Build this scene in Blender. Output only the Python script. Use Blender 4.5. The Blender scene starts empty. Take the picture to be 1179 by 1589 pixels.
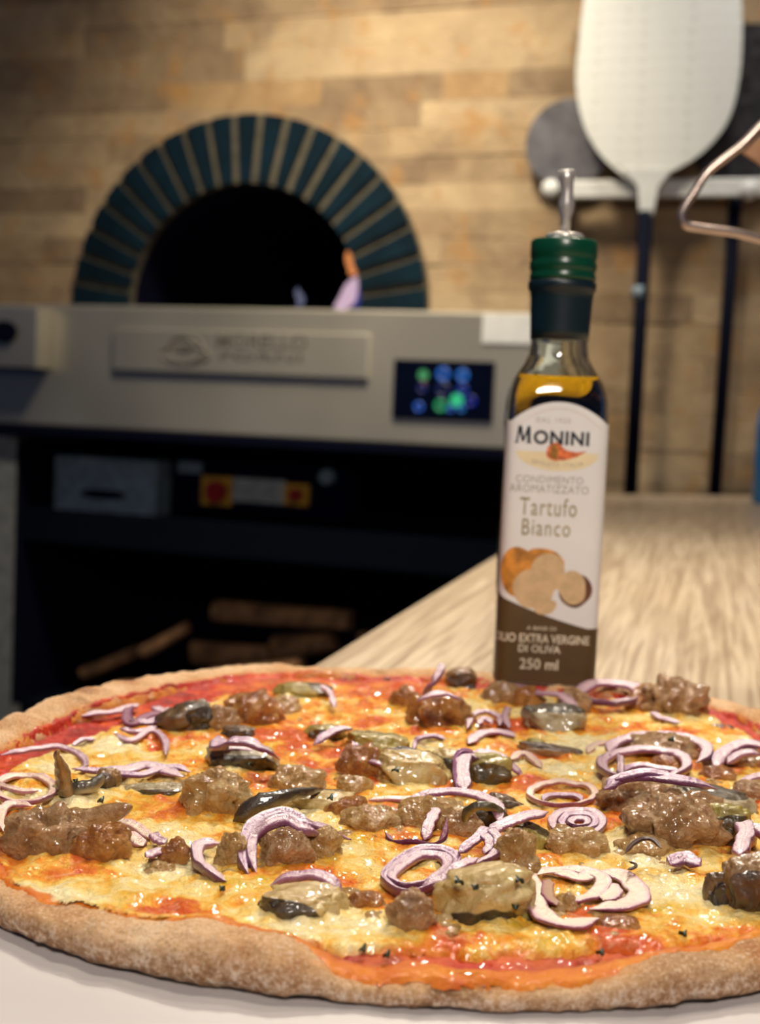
import bpy, bmesh, math, random
import numpy as np
from mathutils import Vector, Matrix

# ---------------------------------------------------------------- camera, world, lights
SC = bpy.context.scene
COL = SC.collection
W_, H_ = 1179.0, 1589.0
CX, CY = 590.0, 794.5
F = 2100.0
CAM_H = 0.137
PITCH = math.atan(154.5 / F)
ROLL = math.radians(2.5)
EYE = np.array([0.0, 0.0, CAM_H])
X0 = np.array([1.0, 0, 0])
FW = np.array([0, math.cos(PITCH), -math.sin(PITCH)])
U0 = np.array([0, math.sin(PITCH), math.cos(PITCH)])
RT = math.cos(ROLL) * X0 + math.sin(ROLL) * U0
UP = math.cos(ROLL) * U0 - math.sin(ROLL) * X0

cd = bpy.data.cameras.new('camera')
cam = bpy.data.objects.new('camera', cd)
COL.objects.link(cam)
cd.sensor_fit = 'HORIZONTAL'
cd.sensor_width = 36.0
cd.lens = 36.0 * F / W_
cd.clip_start = 0.02
cd.clip_end = 60
m = Matrix(((RT[0], UP[0], -FW[0], EYE[0]), (RT[1], UP[1], -FW[1], EYE[1]), (RT[2], UP[2], -FW[2], EYE[2]), (0, 0, 0, 1)))
cam.matrix_world = m
cd.dof.use_dof = True
cd.dof.focus_distance = 0.40
cd.dof.aperture_fstop = (cd.lens / 1000.0) / 0.0034
SC.camera = cam

SC.view_settings.view_transform = 'Standard'
SC.view_settings.look = 'None'
SC.view_settings.gamma = 1.0
SC.view_settings.exposure = 0.0
SC.view_settings.use_curve_mapping = False
SC.cycles.use_denoising = True
SC.cycles.max_bounces = 10
SC.cycles.transmission_bounces = 10
SC.cycles.glossy_bounces = 4
SC.cycles.diffuse_bounces = 3
SC.cycles.caustics_reflective = False
SC.cycles.caustics_refractive = False
SC.cycles.sample_clamp_indirect = 4.0

wd = bpy.data.worlds.new('room_ambient')
SC.world = wd
wd.use_nodes = True
wd.node_tree.nodes['Background'].inputs[0].default_value = (0.22, 0.40, 1.0, 1)
wd.node_tree.nodes['Background'].inputs[1].default_value = 0.065


def area(name, loc, target, size, power, color, size_y=None, spread=180):
    l = bpy.data.lights.new(name, 'AREA')
    l.energy = power
    l.color = color
    l.size = size
    if size_y:
        l.shape = 'RECTANGLE'
        l.size_y = size_y
    else:
        l.shape = 'DISK'
    l.spread = math.radians(spread)
    o = bpy.data.objects.new(name, l)
    COL.objects.link(o)
    o.location = loc
    d = Vector(target) - Vector(loc)
    o.rotation_euler = d.to_track_quat('-Z', 'Y').to_euler()
    return o


WARM = (1.0, 0.86, 0.68)
area('pizza_downlight', (-0.08, 0.62, 1.25), (0.0, 0.45, 0), 0.13, 6.0, (1.0, 0.87, 0.70))
area('far_downlight', (0.15, 1.75, 1.45), (0.03, 0.47, 0), 0.12, 5.8, (1.0, 0.90, 0.76), spread=90)
area('counter_downlight', (0.45, 1.35, 1.6), (0.38, 1.15, 0), 0.25, 4.8, (1.0, 0.86, 0.68), spread=85)
area('front_fill', (0.05, -0.9, 1.15), (0.05, 0.6, 0.08), 0.3, 5.0, (1.0, 0.90, 0.80), spread=90)  # fill light added behind the camera to brighten the bottle front
area('wall_downlight', (-0.25, 2.50, 2.1), (-0.05, 3.15, 0.9), 0.3, 3.5, WARM, spread=130)
area('oven_downlight', (-0.12, 2.15, 1.75), (-0.12, 3.1, 0.42), 0.3, 8.0, (1.0, 0.88, 0.68), spread=70)
area('peel_downlight', (0.62, 2.25, 1.9), (0.74, 2.8, 0.80), 0.2, 2.2, (1.0, 0.95, 0.88), spread=70)


# ---------------------------------------------------------------- projection helpers (measure world places from the photograph)
def ray(px, py):
    return FW * F + (px - CX) * RT - (py - CY) * UP


def at(px, py, z):
    d = ray(px, py)
    t = (z - EYE[2]) / d[2]
    return EYE + d * t


def at_depth(px, py, y):
    d = ray(px, py)
    return EYE + d * (y / d[1])


# ---------------------------------------------------------------- numpy noise
def _h(ix, iy, iz, seed):
    with np.errstate(over='ignore'):
        h = (ix.astype(np.uint32) * np.uint32(374761393) + iy.astype(np.uint32) * np.uint32(668265263)
             + iz.astype(np.uint32) * np.uint32(2147483647 - 58) + np.uint32((seed * 974634 + 12345) & 0xffffffff))
        h ^= h >> np.uint32(13)
        h *= np.uint32(1274126177)
        h ^= h >> np.uint32(16)
        h *= np.uint32(2246822519)
        h ^= h >> np.uint32(13)
    return h


def noise3(P, seed=0):
    P = np.asarray(P, dtype=np.float64) + 1000.0
    i = np.floor(P).astype(np.int64)
    f = P - i
    u = f * f * f * (f * (f * 6 - 15) + 10)
    r = np.zeros(len(P))
    for dx in (0, 1):
        for dy in (0, 1):
            for dz in (0, 1):
                h = _h(i[:, 0] + dx, i[:, 1] + dy, i[:, 2] + dz, seed)
                gx = (h & np.uint32(1023)).astype(float) / 511.5 - 1
                gy = ((h >> np.uint32(10)) & np.uint32(1023)).astype(float) / 511.5 - 1
                gz = ((h >> np.uint32(20)) & np.uint32(1023)).astype(float) / 511.5 - 1
                d = gx * (f[:, 0] - dx) + gy * (f[:, 1] - dy) + gz * (f[:, 2] - dz)
                w = (u[:, 0] if dx else 1 - u[:, 0]) * (u[:, 1] if dy else 1 - u[:, 1]) * (u[:, 2] if dz else 1 - u[:, 2])
                r += w * d
    return r * 1.4


def fbm(P, seed=0, octs=4, gain=0.5):
    r = 0
    a = 1.0
    P = np.asarray(P, float)
    for k in range(octs):
        r = r + a * noise3(P * (2.03 ** k), seed + k * 17)
        a *= gain
    return r


def cell(P, seed=0):
    P = np.asarray(P, float) + 1000.0
    i = np.floor(P).astype(np.int64)
    f = P - i
    best = np.full(len(P), 9.0)
    for dx in (-1, 0, 1):
        for dy in (-1, 0, 1):
            for dz in (-1, 0, 1):
                h = _h(i[:, 0] + dx, i[:, 1] + dy, i[:, 2] + dz, seed)
                ox = (h & np.uint32(1023)).astype(float) / 1023
                oy = ((h >> np.uint32(10)) & np.uint32(1023)).astype(float) / 1023
                oz = ((h >> np.uint32(20)) & np.uint32(1023)).astype(float) / 1023
                d = (dx + ox - f[:, 0]) ** 2 + (dy + oy - f[:, 1]) ** 2 + (dz + oz - f[:, 2]) ** 2
                best = np.minimum(best, d)
    return np.sqrt(best)


def sstep(a, b, x):
    t = np.clip((x - a) / (b - a), 0, 1)
    return t * t * (3 - 2 * t)


# ---------------------------------------------------------------- materials
def lin(c):
    return tuple(((v / 255.0) / 12.92 if v / 255.0 <= 0.04045 else ((v / 255.0 + 0.055) / 1.055) ** 2.4) for v in c) + (1.0,)


class NM:
    def __init__(s, name):
        s.m = bpy.data.materials.new(name)
        s.m.use_nodes = True
        s.t = s.m.node_tree
        s.b = s.t.nodes['Principled BSDF']

    def n(s, kind, **kw):
        nd = s.t.nodes.new(kind)
        for k, v in kw.items():
            if k.startswith('i_'):
                nd.inputs[k[2:].replace('_', ' ')].default_value = v
            else:
                setattr(nd, k, v)
        return nd

    def l(s, a, b):
        s.t.links.new(a, b)

    def coord(s, scale=(1, 1, 1), rot=(0, 0, 0)):
        tc = s.n('ShaderNodeTexCoord')
        mp = s.n('ShaderNodeMapping')
        mp.inputs['Scale'].default_value = scale
        mp.inputs['Rotation'].default_value = rot
        s.l(tc.outputs['Object'], mp.inputs['Vector'])
        return mp.outputs['Vector']

    def noise(s, vec, scale, detail=4, rough=0.5, dist=0.0):
        nd = s.n('ShaderNodeTexNoise')
        nd.inputs['Scale'].default_value = scale
        nd.inputs['Detail'].default_value = detail
        nd.inputs['Roughness'].default_value = rough
        nd.inputs['Distortion'].default_value = dist
        if vec is not None:
            s.l(vec, nd.inputs['Vector'])
        return nd.outputs['Fac']

    def ramp(s, fac, stops):
        r = s.n('ShaderNodeValToRGB')
        e = r.color_ramp.elements
        while len(e) < len(stops):
            e.new(0.5)
        for el, (p, c) in zip(e, stops):
            el.position = p
            el.color = lin(c) if len(c) == 3 else c
        s.l(fac, r.inputs['Fac'])
        return r.outputs['Color']

    def mix(s, fac, a, b, blend='MIX'):
        x = s.n('ShaderNodeMix', data_type='RGBA', blend_type=blend)
        if isinstance(fac, (int, float)):
            x.inputs[0].default_value = fac
        else:
            s.l(fac, x.inputs[0])
        for i, v in ((6, a), (7, b)):
            if isinstance(v, tuple):
                x.inputs[i].default_value = lin(v) if len(v) == 3 else v
            else:
                s.l(v, x.inputs[i])
        return x.outputs[2]

    def attr(s, name):
        a = s.n('ShaderNodeAttribute', attribute_name=name)
        return a

    def math(s, op, a, b=0.0):
        x = s.n('ShaderNodeMath', operation=op)
        for i, v in ((0, a), (1, b)):
            if isinstance(v, (int, float)):
                x.inputs[i].default_value = v
            else:
                s.l(v, x.inputs[i])
        return x.outputs[0]

    def bump(s, h, strength, dist):
        b = s.n('ShaderNodeBump')
        b.inputs['Strength'].default_value = strength
        b.inputs['Distance'].default_value = dist
        s.l(h, b.inputs['Height'])
        s.l(b.outputs['Normal'], s.b.inputs['Normal'])
        return b

    def base(s, c):
        if isinstance(c, tuple):
            s.b.inputs['Base Color'].default_value = lin(c) if len(c) == 3 else c
        else:
            s.l(c, s.b.inputs['Base Color'])

    def set(s, **kw):
        for k, v in kw.items():
            s.b.inputs[k.replace('_', ' ')].default_value = v
        return s


def plain(name, c, rough=0.5, metal=0.0, var=0.12, scale=40, **kw):
    a = NM(name)
    v = a.coord()
    dark = tuple(int(x * (1 - var)) for x in c)
    lite = tuple(min(255, int(x * (1 + var))) for x in c)
    a.base(a.ramp(a.noise(v, scale, 3), [(0.3, dark), (0.7, lite)]))
    a.set(Roughness=rough, Metallic=metal, **kw)
    return a.m


M = {}


def make_materials():
    # crust
    a = NM('baked_dough')
    v = a.coord()
    big = a.noise(v, 50, 5, 0.6)
    fine = a.noise(v, 1100, 5, 0.7)
    med = a.noise(v, 420, 5, 0.75)
    c = a.ramp(big, [(0.30, (196, 138, 90)), (0.45, (224, 176, 126)), (0.60, (238, 196, 150)), (0.8, (244, 212, 174))])
    ch = a.attr('char')
    c = a.mix(ch.outputs['Fac'], c, (128, 80, 48))
    fla = a.attr('flour')
    side = a.ramp(med, [(0.38, (136, 90, 58)), (0.50, (190, 146, 112)), (0.60, (244, 226, 208))])
    c = a.mix(a.math('MULTIPLY', fla.outputs['Fac'], 0.75), c, side)
    c = a.mix(a.ramp(fine, [(0.34, (190, 190, 190)), (0.46, (0, 0, 0))]), c, (136, 90, 58))
    c = a.mix(a.ramp(fine, [(0.53, (0, 0, 0)), (0.64, (220, 220, 220))]), c, (250, 226, 200))
    st = a.attr('stain')
    c = a.mix(st.outputs['Fac'], c, a.ramp(a.noise(v, 150, 4), [(0.35, (206, 104, 28)), (0.65, (236, 156, 56))]))
    a.base(c)
    a.set(Roughness=0.85, Subsurface_Weight=0.05, Subsurface_Scale=0.002)
    a.b.inputs['Specular IOR Level'].default_value = 0.25
    hh = a.math('ADD', a.math('MULTIPLY', fine, 0.8), a.math('MULTIPLY', med, 1.0))
    a.bump(hh, 1.0, 0.0012)
    M['crust'] = a.m

    # sauce
    a = NM('tomato_sauce')
    v = a.coord()
    n1 = a.noise(v, 70, 5, 0.6, 0.4)
    red = a.ramp(n1, [(0.34, (124, 12, 2)), (0.46, (164, 24, 3)), (0.58, (190, 50, 4)), (0.74, (218, 106, 8))])
    org = a.ramp(n1, [(0.25, (190, 80, 4)), (0.5, (210, 118, 12)), (0.8, (226, 158, 40))])
    c = a.mix(a.attr('red').outputs['Fac'], org, red)
    a.base(c)
    a.set(Roughness=0.42, Coat_Weight=0.10, Coat_Roughness=0.05, Subsurface_Weight=0.0)
    a.b.inputs['Specular IOR Level'].default_value = 0.28
    a.bump(a.math('ADD', a.noise(v, 420, 5, 0.7), a.math('MULTIPLY', a.noise(v, 120, 4), 1.5)), 0.75, 0.0012)
    M['sauce'] = a.m

    # cheese
    a = NM('melted_cheese')
    v = a.coord()
    n1 = a.noise(v, 85, 6, 0.62, 0.7)
    n2 = a.noise(v, 170, 5, 0.6, 0.5)
    wm = a.attr('warm').outputs['Fac']
    wf = a.math('ADD', wm, a.math('MULTIPLY', a.math('SUBTRACT', n1, 0.5), 1.5))
    c = a.ramp(wf, [(0.10, (255, 238, 186)), (0.34, (254, 218, 128)), (0.50, (248, 184, 62)), (0.64, (236, 134, 22)), (0.82, (214, 86, 10))])
    c = a.mix(a.ramp(n2, [(0.56, (0, 0, 0)), (0.68, (150, 150, 150))]), c, (255, 234, 176))
    c = a.mix(a.attr('oil').outputs['Fac'], c, (226, 182, 30))
    edge = a.attr('mask')
    c = a.mix(a.ramp(edge.outputs['Fac'], [(0.10, (255, 255, 255)), (0.50, (0, 0, 0))]), c, (222, 106, 20))
    sp = a.ramp(a.noise(v, 240, 3, 0.6), [(0.66, (0, 0, 0)), (0.76, (200, 200, 200))])
    c = a.mix(sp, c, (184, 110, 40))
    a.base(c)
    a.set(Roughness=0.22, Coat_Weight=0.35, Coat_Roughness=0.05, Subsurface_Weight=0.12, Subsurface_Scale=0.003)
    a.b.inputs['Subsurface Radius'].default_value = (1.0, 0.55, 0.25)
    a.bump(a.math('ADD', a.noise(v, 380, 5, 0.68, 0.3), a.math('MULTIPLY', a.noise(v, 130, 4), 1.6)), 1.0, 0.0022)
    M['cheese'] = a.m

    # sausage
    def saus(name, cols, rough):
        a = NM(name)
        v = a.coord()
        n1 = a.noise(v, 150, 6, 0.65, 0.3)
        c = a.ramp(n1, [(0.30, cols[0]), (0.46, cols[1]), (0.58, cols[2]), (0.74, cols[3])])
        c = a.mix(a.ramp(a.noise(v, 60, 3), [(0.5, (0, 0, 0)), (0.7, (130, 130, 130))]), c, (206, 126, 50))
        a.base(c)
        a.set(Roughness=rough, Coat_Weight=0.75, Coat_Roughness=0.06, Subsurface_Weight=0.12, Subsurface_Scale=0.003)
        a.b.inputs['Subsurface Radius'].default_value = (1.0, 0.45, 0.3)
        vo = a.n('ShaderNodeTexVoronoi')
        vo.inputs['Scale'].default_value = 620
        a.l(v, vo.inputs['Vector'])
        a.bump(a.math('ADD', vo.outputs['Distance'], a.math('MULTIPLY', a.noise(v, 900, 5, 0.75), 1.8)), 1.0, 0.0013)
        return a.m
    M['sausage'] = saus('cooked_sausage', [(134, 90, 52), (186, 140, 90), (214, 174, 126), (240, 210, 168)], 0.26)
    M['sausage_pale'] = saus('pale_cooked_sausage', [(160, 112, 54), (206, 160, 92), (230, 192, 132), (246, 222, 176)], 0.25)
    M['sausage_brown'] = saus('browned_sausage', [(126, 72, 28), (180, 112, 46), (210, 146, 70), (232, 178, 108)], 0.25)

    # mushroom: 'skin' attribute switches flesh to dark skin
    def mush(name, f1, f2, s1, s2):
        a = NM(name)
        v = a.coord()
        n1 = a.noise(v, 110, 5, 0.6, 0.5)
        fl = a.ramp(n1, [(0.3, f1), (0.7, f2)])
        fl = a.mix(a.ramp(a.noise(v, 320, 3, 0.6), [(0.62, (0, 0, 0)), (0.74, (150, 150, 150))]), fl, (86, 72, 34))
        sk = a.ramp(a.noise(v, 200, 4), [(0.3, s1), (0.7, s2)])
        at_ = a.attr('skin')
        a.base(a.mix(a.ramp(at_.outputs['Fac'], [(0.35, (0, 0, 0)), (0.6, (255, 255, 255))]), fl, sk))
        a.set(Roughness=0.22, Coat_Weight=0.6, Coat_Roughness=0.06, Subsurface_Weight=0.1, Subsurface_Scale=0.003)
        a.bump(a.math('ADD', a.noise(v, 420, 5, 0.65), a.math('MULTIPLY', a.noise(v, 130, 3), 1.3)), 0.65, 0.0012)
        return a.m
    M['mush_tan'] = mush('tan_mushroom', (160, 130, 72), (208, 186, 130), (40, 34, 26), (88, 72, 46))
    M['mush_olive'] = mush('olive_mushroom', (126, 112, 46), (172, 156, 84), (46, 40, 24), (96, 80, 44))
    M['mush_brown'] = mush('brown_mushroom', (112, 80, 46), (160, 124, 78), (50, 36, 24), (96, 70, 46))
    M['mush_dark'] = mush('dark_mushroom', (72, 54, 38), (120, 94, 64), (34, 28, 24), (70, 56, 42))
    M['mush_grey'] = mush('grey_mushroom', (122, 108, 76), (184, 168, 134), (44, 40, 32), (92, 82, 64))

    # onion: 'edge' runs 0 at the purple outer skin to 1 at the inside
    def onion(name, cols):
        a = NM(name)
        e = a.attr('edge')
        v = a.coord()
        wob = a.math('ADD', e.outputs['Fac'], a.math('MULTIPLY', a.math('SUBTRACT', a.noise(v, 180, 3), 0.5), 0.28))
        a.base(a.ramp(wob, cols))
        a.set(Roughness=0.42, Coat_Weight=0.08, Coat_Roughness=0.12, Subsurface_Weight=0.25, Subsurface_Scale=0.002)
        a.b.inputs['Transmission Weight'].default_value = 0.35
        a.b.inputs['Specular IOR Level'].default_value = 0.35
        a.bump(a.noise(v, 450, 5, 0.7), 0.8, 0.0012)
        return a.m
    M['onion'] = onion('red_onion', [(0.0, (98, 22, 74)), (0.14, (128, 50, 102)), (0.26, (172, 106, 142)), (0.42, (192, 146, 158)), (0.50, (146, 74, 120)), (0.58, (190, 144, 156)), (0.84, (168, 106, 138)), (1.0, (150, 80, 122))])
    M['onion_purple'] = onion('purple_onion', [(0.0, (96, 24, 76)), (0.15, (138, 62, 120)), (0.32, (166, 98, 148)), (0.46, (126, 50, 108)), (0.58, (176, 112, 156)), (0.82, (142, 70, 126)), (1.0, (110, 40, 92))])
    M['onion_clear'] = onion('translucent_onion', [(0.0, (140, 54, 90)), (0.08, (184, 110, 134)), (0.24, (208, 160, 138)), (0.8, (214, 176, 138)), (1.0, (186, 118, 134))])
    M['onion_burnt'] = plain('charred_onion', (62, 34, 24), 0.5)
    M['parsley'] = plain('parsley_leaf', (26, 44, 26), 0.4, 0, 0.3, 300)

    # paper board
    a = NM('white_board')
    v = a.coord()
    a.base(a.ramp(a.noise(v, 12, 4), [(0.3, (184, 178, 176)), (0.7, (196, 191, 189))]))
    a.set(Roughness=0.45)
    M['board'] = a.m

    # counter wood
    a = NM('pale_oak')
    v = a.coord((34, 1.3, 10))
    n1 = a.noise(v, 3.0, 6, 0.6, 0.9)
    v2 = a.coord((90, 2.0, 40))
    n2 = a.noise(v2, 3.0, 4, 0.6, 0.4)
    v3 = a.coord((3.0, 0.8, 2))
    n3 = a.noise(v3, 2.2, 3, 0.5)
    c = a.ramp(n1, [(0.30, (150, 130, 104)), (0.45, (184, 164, 136)), (0.58, (204, 186, 158)), (0.8, (216, 200, 174))])
    c = a.mix(a.ramp(n2, [(0.38, (230, 230, 230)), (0.52, (0, 0, 0))]), c, (146, 124, 98))
    c = a.mix(a.ramp(n3, [(0.45, (0, 0, 0)), (0.75, (140, 140, 140))]), c, (190, 152, 108))
    kv = a.coord((16, 3.2, 5))
    c = a.mix(a.ramp(a.noise(kv, 1.3, 2), [(0.70, (0, 0, 0)), (0.78, (160, 160, 160))]), c, (120, 98, 72))
    a.base(c)
    a.set(Roughness=0.38)
    a.bump(n2, 0.15, 0.001)
    M['oak'] = a.m

    # wall stone
    a = NM('travertine_stone')
    v = a.coord()
    at_ = a.attr('tone')
    n1 = a.noise(v, 9, 6, 0.65, 0.5)
    n2 = a.noise(v, 26, 5, 0.7, 0.3)
    c1 = a.ramp(n1, [(0.28, (104, 84, 62)), (0.45, (146, 122, 92)), (0.6, (172, 148, 112)), (0.8, (194, 170, 132))])
    c1 = a.mix(0.55, c1, a.ramp(at_.outputs['Fac'], [(0.0, (112, 90, 68)), (0.35, (150, 126, 96)), (0.6, (170, 144, 108)), (0.9, (192, 168, 132)), (1.0, (168, 130, 80))]), 'MIX')
    c1 = a.mix(a.ramp(a.noise(v, 11, 4, 0.6), [(0.54, (0, 0, 0)), (0.66, (200, 200, 200))]), c1, (172, 122, 58))
    c1 = a.mix(a.ramp(n2, [(0.62, (0, 0, 0)), (0.74, (140, 140, 140))]), c1, (196, 150, 80))
    c1 = a.mix(a.ramp(a.noise(a.coord((1, 1, 1), (0.4, 0, 0)), 9, 4, 0.6), [(0.56, (0, 0, 0)), (0.70, (190, 190, 190))]), c1, (112, 88, 68))
    a.base(c1)
    a.set(Roughness=0.8)
    a.bump(a.math('ADD', n2, a.noise(v, 120, 4)), 0.6, 0.006)
    M['stone'] = a.m

    M['mortar'] = plain('mortar', (92, 86, 72), 0.9)
    M['archtile'] = plain('dark_glazed_tile', (12, 30, 40), 0.6, 0, 0.2, 12)
    M['vault'] = plain('dark_refractory', (8, 9, 30), 0.95)  # very dark navy refractory, one even tone
    M['black'] = plain('black_painted_steel', (5, 8, 28), 0.9)
    M['navy'] = plain('dark_blue_steel', (5, 11, 22), 0.9)
    M['greypost'] = plain('grey_side_panel', (128, 130, 128), 0.6)

    a = NM('brushed_steel')
    v = a.coord((1.5, 30, 120))
    n1 = a.noise(v, 4, 4, 0.6)
    vb = a.coord((1, 1, 0.8))
    n2 = a.noise(vb, 2.4, 2, 0.5)
    a.base(a.ramp(n2, [(0.3, (178, 172, 156)), (0.7, (222, 214, 196))]))
    a.set(Metallic=0.75, Roughness=0.38)
    a.bump(n1, 0.08, 0.001)
    M['steel'] = a.m
    M['steel_dark'] = plain('dark_perforated_steel', (104, 102, 106), 0.45, 0.4, 0.2, 20)
    M['steel_letter'] = plain('etched_steel', (118, 112, 102), 0.5, 0.5, 0.1, 60)
    M['chrome'] = plain('chrome_wire', (186, 168, 158), 0.25, 0.85, 0.04)
    M['pourer'] = plain('satin_steel', (214, 208, 200), 0.3, 0.6, 0.04)
    M['alu'] = plain('white_aluminium', (222, 222, 216), 0.45, 0.1, 0.03)
    a = NM('perforated_aluminium')
    v = a.coord((1, 1, 1), (0, 0, 0.6))
    vo = a.n('ShaderNodeTexVoronoi')
    vo.inputs['Scale'].default_value = 38
    vo.inputs['Randomness'].default_value = 0.15
    a.l(v, vo.inputs['Vector'])
    dots = a.ramp(vo.outputs['Distance'], [(0.18, (255, 255, 255)), (0.30, (0, 0, 0))])
    a.base(a.mix(a.math('MULTIPLY', dots, 0.3), (226, 226, 218), (176, 176, 166)))
    a.set(Metallic=0.1, Roughness=0.45)
    a.bump(vo.outputs['Distance'], 0.2, 0.003)
    M['alu_perf'] = a.m
    M['dark_perf'] = plain('dark_anodised_mesh', (40, 38, 40), 0.5, 0.5, 0.5, 50)
    M['handle'] = plain('black_blue_handle', (6, 12, 28), 0.7)
    M['white'] = plain('white_plastic', (226, 226, 222), 0.4, 0, 0.03)
    M['red'] = plain('red_switch', (150, 22, 22), 0.4)
    M['yellow'] = plain('yellow_switch_plate', (190, 140, 30), 0.5)
    M['greyplate'] = plain('grey_blue_metal_plate', (118, 134, 144), 0.6, 0.1)
    M['bark'] = plain('split_firewood', (128, 92, 60), 0.85, 0, 0.35, 25)
    M['screen_glass'] = plain('screen_glass', (6, 10, 26), 0.15)
    M['floor'] = plain('dark_floor', (44, 42, 44), 0.7)
    M['blue'] = plain('blue_plastic', (40, 130, 200), 0.3, 0, 0.1)
    M['tanwood'] = plain('tan_wood', (170, 128, 92), 0.5, 0, 0.1)

    # bottle
    a = NM('clear_glass')
    a.base((248, 252, 246))
    a.set(Roughness=0.02, IOR=1.46)
    a.b.inputs['Transmission Weight'].default_value = 1.0
    M['glass'] = a.m
    a = NM('olive_oil')
    a.base((232, 186, 20))
    a.set(Roughness=0.0, IOR=1.47)
    a.b.inputs['Transmission Weight'].default_value = 1.0
    M['oil'] = a.m
    M['capgreen'] = plain('green_screw_cap', (8, 66, 44), 0.28, 0, 0.08)
    M['sleeve'] = plain('dark_green_sleeve', (10, 34, 42), 0.38, 0, 0.1)
    M['label'] = plain('white_paper_label', (228, 232, 232), 0.5, 0, 0.015)
    M['label_line'] = plain('label_beige_line', (204, 194, 184), 0.5)
    M['label_brown'] = plain('label_brown_print', (82, 64, 34), 0.5, 0, 0.06)
    M['ink'] = plain('black_ink', (12, 28, 40), 0.5)
    M['gold'] = plain('gold_ink', (150, 140, 100), 0.45)
    M['goldpale'] = plain('pale_gold_print', (232, 220, 180), 0.5, 0, 0.05)
    M['grey_ink'] = plain('grey_ink', (164, 162, 148), 0.5)
    M['cream_ink'] = plain('cream_ink', (222, 214, 190), 0.5)
    M['orange_ink'] = plain('orange_ink', (214, 104, 56), 0.5, 0, 0.3, 500)
    M['olive_ink'] = plain('olive_ink', (140, 100, 30), 0.5, 0, 0.3, 500)
    M['truffle_brown'] = plain('printed_truffle_skin', (186, 128, 52), 0.5, 0, 0.3, 160)
    M['truffle_cut'] = plain('printed_truffle_cut', (206, 180, 138), 0.5, 0, 0.06, 200)
    M['truffle_dark'] = plain('printed_truffle_shade', (92, 60, 44), 0.5, 0, 0.2, 160)




def emis(name, c, s):
    a = NM(name)
    a.base((0, 0, 0))
    a.b.inputs['Emission Color'].default_value = lin(c)
    a.b.inputs['Emission Strength'].default_value = s
    return a.m


make_materials()
for k_ in ('archtile', 'navy', 'black', 'vault', 'handle', 'mortar', 'greypost'):
    M[k_].node_tree.nodes['Principled BSDF'].inputs['Specular IOR Level'].default_value = 0.08


# ---------------------------------------------------------------- object helpers
def mesh_obj(name, verts, faces, mat=None, parent=None, smooth=True, attrs=None):
    me = bpy.data.meshes.new(name)
    me.from_pydata([tuple(map(float, v)) for v in verts], [], [tuple(map(int, f)) for f in faces])
    me.update()
    if smooth:
        me.polygons.foreach_set('use_smooth', [True] * len(me.polygons))
    if attrs:
        for k, vals in attrs.items():
            at_ = me.attributes.new(k, 'FLOAT', 'POINT')
            at_.data.foreach_set('value', np.asarray(vals, dtype=np.float32))
    o = bpy.data.objects.new(name, me)
    COL.objects.link(o)
    if mat is not None:
        for mm in (mat if isinstance(mat, (list, tuple)) else [mat]):
            me.materials.append(mm)
    if parent is not None:
        o.parent = parent
    return o


def tag(o, label=None, cat=None, group=None, kind=None):
    if label:
        o['label'] = label
    if cat:
        o['category'] = cat
    if group:
        o['group'] = group
    if kind:
        o['kind'] = kind
    return o


def empty(name, loc=(0, 0, 0), mat=None, **kw):
    o = bpy.data.objects.new(name, None)
    COL.objects.link(o)
    o.empty_display_size = 0.02
    if mat is not None:
        o.matrix_world = mat
    else:
        o.location = loc
    return tag(o, **kw)


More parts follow.
